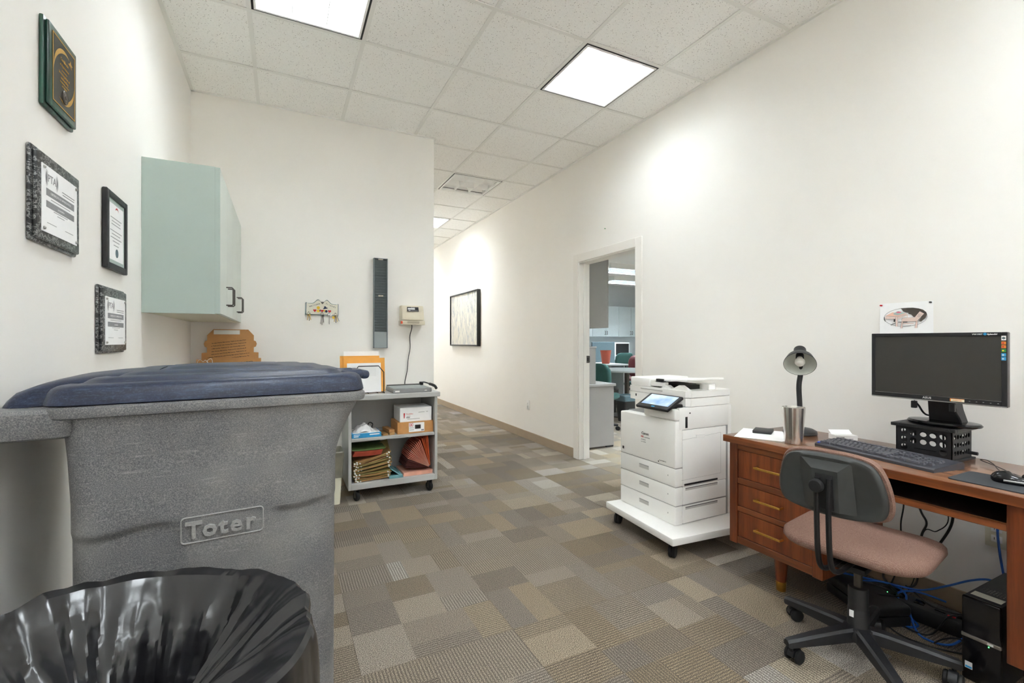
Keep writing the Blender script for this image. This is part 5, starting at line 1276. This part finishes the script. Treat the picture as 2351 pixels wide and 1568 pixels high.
cable('network_cable', 'blue network cable rising in an arc behind the tower', [(2.38, 1.21, .098), (2.47, 1.16, .098), (2.52, 1.1, .092), (2.55, 1.03, .10), (2.60, .96, .14), (2.63, .89, .19), (2.64, .83, .215), (2.63, .76, .2)], .0042, M_bluecable)
cable('network_cable', 'blue network cable hanging from the cream outlet under the desk', [(2.697, .83, .415), (2.67, .822, .425), (2.655, .815, .38), (2.65, .805, .3), (2.65, .79, .2), (2.64, .77, .1), (2.62, .75, .006)], .0042, M_bluecable)
cable('network_cable', 'low blue network cable loop beside the battery backup box', [(2.33, 1.05, .005), (2.36, 1.0, .005), (2.41, .985, .005), (2.43, 1.02, .02), (2.46, 1.08, .08), (2.56, 1.05, .08), (2.62, .97, .06)], .0042, M_bluecable)
BC = 'black cables hanging beneath the desk'
for pts, r, lb in (([(2.575, 1.13, .60), (2.64, 1.134, .45), (2.66, 1.154, .33), (2.66, 1.15, .2), (2.64, 1.17, .08), (2.58, 1.18, .006)], .0032, 'thin black cable hanging under the desk, closest to the chair'),
                   ([(2.575, 1.08, .60), (2.65, 1.075, .43), (2.66, 1.055, .37), (2.66, 1.075, .30), (2.65, 1.08, .16), (2.63, 1.085, .08), (2.55, 1.10, .078)], .0045, 'black cable bending under the desk shelf, middle of three'),
                   ([(2.575, .95, .60), (2.65, .958, .43), (2.66, 1.0, .31), (2.66, 1.06, .21), (2.62, 1.16, .16), (2.56, 1.18, .1), (2.5, 1.13, .09), (2.46, 1.06, .076)], .0052, 'thick black cable sweeping down from the desk toward the battery box'),
                   ([(2.575, .98, .60), (2.655, .975, .42), (2.665, 1.02, .345), (2.668, 1.07, .32), (2.66, 1.1, .1), (2.6, 1.12, .006)], .0022, 'thinnest black wire crossing behind the thick cable')):
    cable('power_cable', lb, pts, r, M_black_plastic, 'cable', BC)
FC = 'black cables lying on the carpet under the desk'
for pts, r, lb in (([(2.42, 1.12, .006), (2.36, 1.04, .006), (2.35, .96, .0055), (2.40, .93, .006), (2.46, .9, .075), (2.52, .86, .075), (2.56, .8, .07)], .0034, 'black cable curling past the blue loop to the tower'),
                   ([(2.30, 1.05, .0045), (2.27, .98, .0045), (2.29, .9, .0045), (2.33, .84, .0045), (2.38, .79, .0045)], .003, 'black cable on the carpet running to the tower front'),
                   ([(2.58, 1.1, .08), (2.53, 1.03, .078), (2.48, .97, .08), (2.5, .9, .078), (2.56, .85, .078), (2.6, .8, .07)], .0034, 'black cable draped over the surge protector'),
                   ([(2.36, 1.11, .095), (2.42, 1.06, .09), (2.46, 1.1, .082), (2.42, 1.18, .095), (2.36, 1.2, .096)], .0034, 'black cable coiled on the battery backup box'),
                   ([(2.33, .9, .0045), (2.31, .86, .05), (2.32, .82, .07), (2.36, .80, .04), (2.42, .785, .01)], .003, 'stiff black cable arching beside the tower')):
    cable('power_cable', lb, pts, r, M_black_plastic, 'cable', FC)
t = thing('power_adapter', 'black power adapter brick under the desk by the wall', 'adapter', loc=(2.62, 1.20, 0), rz=.5)
b = BM(); box(b, (-.03, -.06, .001), (.03, .06, .035), .006, 2); obj('brick', b, M_black_plastic, t)

# ------------------------------------------------------------------ task chair
t = thing('task_chair', 'armless task chair with rose brown tweed seat and black plastic back', 'chair', loc=(1.969, .99, 0), rz=math.radians(10))
OUT = [(0, .112), (.06, .110), (.115, .1), (.145, .08), (.163, .045), (.175, 0), (.180, -.045), (.172, -.08), (.15, -.098), (.11, -.106), (.05, -.112)]
OUT = [(y*.94, z) for y, z in OUT]
OUT = OUT+[(-y, z) for y, z in OUT[::-1][:-1]]+[] 
def smooth_loop(P, k=3):
    n = len(P); out = []
    for i in range(n):
        p0, p1, p2, p3 = [Vector((*P[(i+q) % n], 0)) for q in (-1, 0, 1, 2)]
        for j in range(k):
            u_ = j/k; out.append(.5*((2*p1)+(p2-p0)*u_+(2*p0-5*p1+4*p2-p3)*u_*u_+(3*p1-p0-3*p2+p3)*u_**3))
    return [(v.x, v.y) for v in out]
OS = smooth_loop(OUT)
BT = T(-.255, .012, .708) @ Matrix.Rotation(math.radians(-7), 4, 'Y')
def orings(lst): return [[BT @ Vector((x+bow*(y/.18)**2, y*s, z*s)) for y, z in OS] for x, s, bow in lst]
b = BM(); loft(b, orings([(-.012, .80, .02), (-.017, .9, .02), (-.013, .965, .02), (-.004, .985, .02), (.008, .98, .02)])); sh = obj('back_shell', b, mat('charcoal moulded plastic', rgb(58, 60, 60), .38, vary=.06, scale=30), t, angle=50)
b = BM(); loft(b, orings([(.006, .97, .02), (.006, 1.03, .02), (.018, 1.055, .02), (.034, 1.03, .02), (.044, .93, .018), (.05, .7, .012), (.052, .3, .004)])); obj('back_cushion', b, G['tweed'], t, angle=60)
b = BM(); A = [(-.095, -.075), (.045, -.085), (.045, .085), (-.075, .085)]; 
loft(b, [[BT @ Vector((x, y, z)) for y, z in P_] for x, P_ in ((-.006, [(-.085, -.09), (.075, -.09), (.085, .092), (-.075, .092)]), (-.03, [(-.04, -.085), (.035, -.085), (.04, .06), (-.04, .06)]))]); obj('spine_boss', b, MATS['charcoal moulded plastic'], sh, angle=20)
b = BM(); box(b, (-.034, -.026, -.08), (-.03, .028, .045), .004, 2, M=BT); obj('slot_plate', b, M_rubber, sh)
for y in (-.014, .022):
    b = BM(); P_ = spline([(-.292, y+.01, .735), (-.298, y+.01, .66), (-.300, y+.008, .55), (-.296, y+.006, .47), (-.28, y+.004, .425), (-.24, y, .405), (-.16, y, .398), (-.05, y, .398)], 6)
    tube(b, P_, .009, 10); obj('back_bar', b, M_black_metal, t)
b = BM(); lathe(b, [(.004, 0), (.021, 0), (.023, .004), (.023, .016), (.019, .022)], 20, frame((-.298, .03, .708), (0, 1, 0), (0, 0, 1)) @ Matrix.Rotation(PI, 4, 'X') @ T(0, 0, -.0) if False else T(-.298, .03, .708) @ Matrix.Rotation(-PI/2, 4, 'Y')); obj('height_knob', b, M_rubber, t)
# seat
b = BM(); rings = []
for z, s, dx in ((.414, .74, 0), (.418, .86, 0), (.428, .95, 0), (.440, .985, 0), (.452, .975, 0), (.463, .93, 0), (.470, .84, 0), (.475, .66, 0), (.4765, .3, 0)):
    ring = []
    for p in rrect(.222*s, .232*s, .12*s, z, 8, .03, 0):
        q = p.copy(); q.z -= .022*max(0, (p.x-.12)/.12)**2*(1 if z > .42 else .3); q.z += .008*(abs(p.y)/.235)**2*(1 if z > .45 else 0); ring.append(q)
    rings.append(ring)
loft(b, rings); obj('seat_cushion', b, G['tweed'], t, angle=70)
b = BM(); box(b, (-.11, -.13, .398), (.17, .13, .4135), .004, 1); obj('seat_pan', b, M_black_plastic, t)
b = BM(); box(b, (-.13, -.06, .37), (.08, .06, .393), .008, 2); tube(b, [(.0, .05, .38), (.0, .19, .372), (-.01, .215, .372)], .005, 8); obj('mechanism', b, M_black_metal, t)
b = BM(); lathe(b, [(.014, .25), (.014, .372)], 20); obj('piston', b, M_dark_steel, t)
b = BM(); lathe(b, [(.037, .085), (.036, .09), (.034, .19), (.0335, .191), (.0325, .196), (.0325, .268), (.03, .272), (.016, .274)], 28); col = obj('column_sleeve', b, M_black_plastic, t)
b = BM(); box(b, (-.0352, .004, .165), (-.0335, .018, .19)); obj('sticker', b, M_paper, col)
b = BM(); lathe(b, [(.03, .075), (.052, .08), (.055, .1), (.046, .122), (.036, .128)], 30); obj('hub', b, M_black_plastic, t)
for k_ in range(5):
    a = math.radians(87-10+72*k_); R_ = Matrix.Rotation(a, 4, 'Z')
    b = BM(); rings = []
    for x, w, z0_, z1_ in ((.03, .026, .078, .126), (.08, .024, .076, .122), (.18, .021, .07, .108), (.255, .018, .066, .096), (.285, .017, .063, .092), (.292, .014, .066, .088)):
        rings.append([R_ @ Vector((x, y, z)) for y, z in ((-w, z0_), (w, z0_), (w, z1_-.008), (w-.008, z1_), (-w+.008, z1_), (-w, z1_-.008))])
    loft(b, rings); arm = obj('base_arm', b, M_black_plastic, t, angle=30)
    cx, cy = (R_ @ Vector((.272, 0, 0))).xy; rot = a+math.radians((60, 20, -35, 70, 25)[k_])
    RR = T(cx, cy) @ Matrix.Rotation(rot, 4, 'Z')
    b = BM(); tube(b, [(cx, cy, .045), (cx, cy, .066)], .007, 8); Hh = [(.027*math.cos(g), .0285+.027*math.sin(g)) for g in [math.radians(-5+190*i/14) for i in range(15)]]
    prism(b, Hh, -.012, .012, RR @ T(-.018, 0, 0) @ Matrix.Rotation(PI/2, 4, 'X')); cs = obj('caster', b, M_black_plastic, arm)
    for s in (-1, 1):
        b = BM(); lathe(b, [(.004, -.0065), (.021, -.0065), (.0255, -.003), (.0255, .004), (.021, .0075), (.006, .009)], 22, RR @ T(-.018, 0, .0257) @ Matrix.Rotation(PI/2*s, 4, 'X') @ T(0, 0, .0195)); w_ = obj('wheel', b, M_rubber, arm)

# ------------------------------------------------------------------ the office through the doorway
t = thing('workstation_panel', 'low grey workstation end with shelf riser just inside the doorway', 'workstation', loc=(3.13, 4.6, 0))
def op(name, lo, hi, m, bev=.003, par=None, label=None):
    b = BM(); box(b, lo, hi, bev, 1); return obj(name, b, m, par or t, True, label=label)
op('end_panel', (2.85, 4.22, .02), (3.405, 4.25, .694), M_grey_lam); op('worktop', (2.845, 4.205, .695), (3.425, 5.6, .725), M_grey_lam, .004); op('modesty_panel', (2.85, 4.251, .02), (2.88, 5.58, .694), M_grey_lam)
op('far_panel', (2.85, 5.55, .02), (3.405, 5.58, .694), M_grey_lam); op('riser_side', (2.85, 4.24, .7255), (3.165, 4.265, 1.13), M_grey_lam); op('riser_top', (2.845, 4.235, 1.1305), (3.175, 5.3, 1.15), M_grey_lam); op('foot', (3.3, 4.222, 0), (3.4, 4.248, .0195), M_black_plastic)
t = thing('overhead_cabinet', 'dark grey overhead cabinet hanging above the workstation by the doorway', 'cabinet', loc=(3.08, 4.7, 1.36))
op('carcass', (2.834, 4.22, 1.36), (3.31, 5.5, 2.25), M_grey_dark); d_ = op('door', (3.311, 4.222, 1.362), (3.33, 4.858, 2.248), M_grey_dark, .002); op('door', (3.311, 4.862, 1.362), (3.33, 5.498, 2.248), M_grey_dark, .002)
t = thing('work_table', 'pale blue grey office table carrying the orange bin', 'table', loc=(5.15, 7.1, 0))
op('tabletop', (4.55, 6.7, .755), (5.75, 7.5, .785), M_pale_blue, .006); op('end_panel', (4.6, 6.75, 0), (4.63, 7.45, .7545), M_pale_blue); op('end_panel', (5.67, 6.75, 0), (5.7, 7.45, .7545), M_pale_blue); op('modesty_panel', (4.631, 7.1, .2), (5.669, 7.12, .7545), M_pale_blue)
t = thing('orange_bin', 'orange ribbed plastic bin standing on the office table', 'bin', loc=(5.47, 7.02, .7855))
b = BM(); n = 40
loft(b, [[Vector((r*(1+.02*(i % 2))*math.cos(2*PI*i/n), r*(1+.02*(i % 2))*math.sin(2*PI*i/n), z)) for i in range(n)] for r, z in ((.07, 0), (.1, .24), (.094, .24), (.066, .01))], True, True); obj('tub', b, mat('terracotta plastic', rgb(176, 80, 60), .5), t, smooth=False)
b = BM(); lathe(b, [(.1, .236), (.106, .238), (.106, .25), (.096, .25)], 28, None, False, False); obj('rim', b, MATS['terracotta plastic'], t)
t = thing('round_table', 'round pale office table beyond the two black bins', 'table', loc=(4.98, 5.85, 0))
b = BM(); lathe(b, [(.4, .725), (.5, .727), (.508, .74), (.5, .755), (.3, .756)], 48); obj('tabletop', b, M_pale_blue, t)
b = BM(); lathe(b, [(.04, .03), (.04, .724)], 16); obj('post', b, M_dark_steel, t)
b = BM(); lathe(b, [(.28, 0), (.27, .02), (.05, .035)], 30); obj('foot', b, M_dark_steel, t)
def office_chair(x, y, rz, label, m, sc=1.0):
    t = thing('office_chair', label, 'chair', loc=(x, y, 0), rz=rz, group='chairs in the office beyond')
    b = BM(); rings = []
    for z, s in ((.43, .9), (.45, 1), (.48, 1), (.505, .93), (.512, .7)): rings.append(rrect(.25*s, .25*s, .08*s, z, 6))
    loft(b, rings); obj('seat', b, m, t, angle=60)
    b = BM(); rings = []
    for z, w, x_, th in ((.5, .17, -.22, .03), (.56, .22, -.23, .04), (.72, .25, -.26, .045), (.84, .245, -.29, .045), (.905, .21, -.305, .04), (.925, .15, -.31, .025)):
        rings.append([Vector((x_+.05*(p.y/.25)**2+p.x, p.y, z)) for p in rrect(th, w, th*.9, 0, 5)])
    loft(b, rings); obj('backrest', b, m, t, angle=60)
    b = BM(); tube(b, [(-.05, 0, .425), (-.22, 0, .43), (-.285, 0, .5), (-.29, 0, .62)], .02, 8); obj('back_bar', b, M_black_plastic, t)
    b = BM(); lathe(b, [(.028, .09), (.028, .42)], 14); obj('column', b, M_black_metal, t)
    for k_ in range(5):
        a = 2*PI*k_/5+.3; c, s = math.cos(a), math.sin(a)
        b = BM(); tube(b, [(c*.02, s*.02, .1), (c*.28, s*.28, .075)], .018, 8, rs=[.025, .016]); ar = obj('base_arm', b, M_black_plastic, t)
        b = BM(); lathe(b, [(.005, -.02), (.028, -.02), (.03, 0), (.028, .02), (.005, .02)], 14, T(c*.28, s*.28, .0305) @ Matrix.Rotation(a, 4, 'Z') @ Matrix.Rotation(PI/2, 4, 'X')); obj('caster', b, M_rubber, ar)
office_chair(3.80, 5.05, math.radians(35), 'teal upholstered office chair nearest the doorway', M_teal_fabric)
office_chair(7.42, 9.05, math.radians(90), 'teal upholstered office chair facing the far office desk', M_teal_fabric)
M_redc = mat('dark red vinyl', rgb(78, 16, 24), .35)
office_chair(6.1, 6.95, math.radians(200), 'dark red office chair at the right of the doorway view', M_redc)
office_chair(5.62, 6.2, math.radians(200), 'teal office chair tucked at the right of the round table', M_teal_fabric)
def bag_bin(x, y, label, rim_m):
    t = thing('office_bin', label, 'waste bin', loc=(x, y, 0), group='black bins in the office beyond')
    b = BM(); loft(b, [rrect(.10, .085, .02, 0), rrect(.135, .11, .03, .38)]); obj('body', b, M_black_plastic, t)
    b = BM(); rings = []
    for z, o in ((.31, .006), (.35, .006), (.39, .008), (.402, .0), (.385, -.012), (.28, -.03)): rings.append([p+Vector((noise.noise(p*26), noise.noise(p*26+Vector((4, 0, 0))), noise.noise(p*17)))*.007 for p in rrect(.133+o, .108+o, .03, z, 6)])
    loft(b, rings, False, True); obj('liner', b, rim_m, t, angle=25)
bag_bin(4.66, 5.48, 'black waste bin with pale bag rim, nearer of two in the office', M_slate)
bag_bin(4.98, 6.32, 'black waste bin with black bag, farther of two in the office', G['bag'])
FARY = 10.2
for k_ in range(6):
    x0_ = 5.55+k_*.86
    t = thing('wall_cabinet', ('pale two door wall cabinet, %s on the far office wall' % ('first from the left', 'second from the left', 'third from the left', 'fourth from the left', 'fifth from the left', 'sixth from the left')[k_]), 'cabinet', loc=(x0_+.43, FARY-.16, 1.33), group='pale cabinets on the far office wall')
    op('carcass', (x0_, FARY-.3, 1.33), (x0_+.858, FARY-.001, 2.14), M_pale_blue, .002)
    for s in (0, 1):
        d_ = op('door', (x0_+.002+s*.429, FARY-.32, 1.332), (x0_+.427+s*.429, FARY-.301, 2.138), M_pale_blue, .002)
        xh = x0_+(.40 if s == 0 else .458); b = BM(); tube(b, [(xh, FARY-.32, 1.38), (xh, FARY-.348, 1.385), (xh, FARY-.352, 1.43), (xh, FARY-.348, 1.475), (xh, FARY-.32, 1.48)], .006, 6); obj('handle', b, M_dark_steel, d_, True)
t = thing('long_desk', 'long pale desk beneath the far office cabinets', 'desk', loc=(7.7, 9.8, 0))
op('worktop', (5.4, 9.5, .72), (10.2, FARY-.001, .75), M_pale_blue); 
for x in (5.42, 7.0, 8.6, 10.1): op('support_panel', (x, 9.52, 0), (x+.03, FARY-.002, .7195), M_pale_blue)
t = thing('partition', 'slate grey partition panel standing before the far office wall', 'partition', loc=(6.35, 8.3, 0))
op('panel', (6.1, 8.3, .05), (6.72, 8.34, 1.19), M_slate, .006); op('foot', (6.15, 8.2, 0), (6.2, 8.44, .0495), M_dark_steel); op('foot', (6.62, 8.2, 0), (6.67, 8.44, .0495), M_dark_steel)
t = thing('crt_monitor', 'computer screen with pale surround on the far office desk', 'monitor', loc=(8.1, 9.72, .7505))
b = BM(); box(b, (-.25, -.03, .06), (.25, .03, .42), .01, 1); obj('surround', b, M_white_plastic, t)
b = BM(); box(b, (-.215, -.033, .095), (.215, -.0295, .39)); obj('screen', b, M_black_gloss, t)
b = BM(); box(b, (-.04, -.02, .01), (.04, .05, .07)); box(b, (-.13, -.1, 0), (.13, .1, .012), .004, 1); obj('stand', b, M_black_plastic, t)
for k_, x in enumerate((7.05, 7.4)):
    t = thing('wire_tray', ('black wire tray on the far office desk, left one', 'black wire tray on the far office desk, next to the screen')[k_], 'tray', loc=(x, 9.75, .7505), group='wire trays on the far office desk')
    b = BM()
    for z in (.03, .09): tube(b, spline([(-.13, -.1, z), (-.1, -.12, z+.03), (0, -.12, z+.05), (.1, -.12, z+.03), (.13, -.1, z)], 5), .006, 6); tube(b, [(-.13, -.1, z), (-.13, .12, z), (.13, .12, z), (.13, -.1, z)], .006, 6)
    for sx in (-.13, .13): tube(b, [(sx, -.1, .0), (sx, -.1, .1)], .006, 6); tube(b, [(sx, .12, .0), (sx, .12, .1)], .006, 6)
    obj('wire_frame', b, M_black_metal, t)
import OpenImageIO as oi
b=oi.ImageBuf('/workdir/render_main.png')
for n,(u,v) in dict(rw=(1900,500),rw2=(1750,330),rwtop=(1900,80),rwr=(2300,600),back=(650,450),leftw=(300,300),left2=(30,700),ceil=(1250,120),floor=(1000,1350),floor2=(1150,1000),mint=(400,550),bin=(450,1080),print=(1480,1050),corr=(1180,600)).items():
    x,y=int(u*1024/2351),int(v*683/1568); print(n,[round(255*c) for c in b.getpixel(x,y)[:3]])
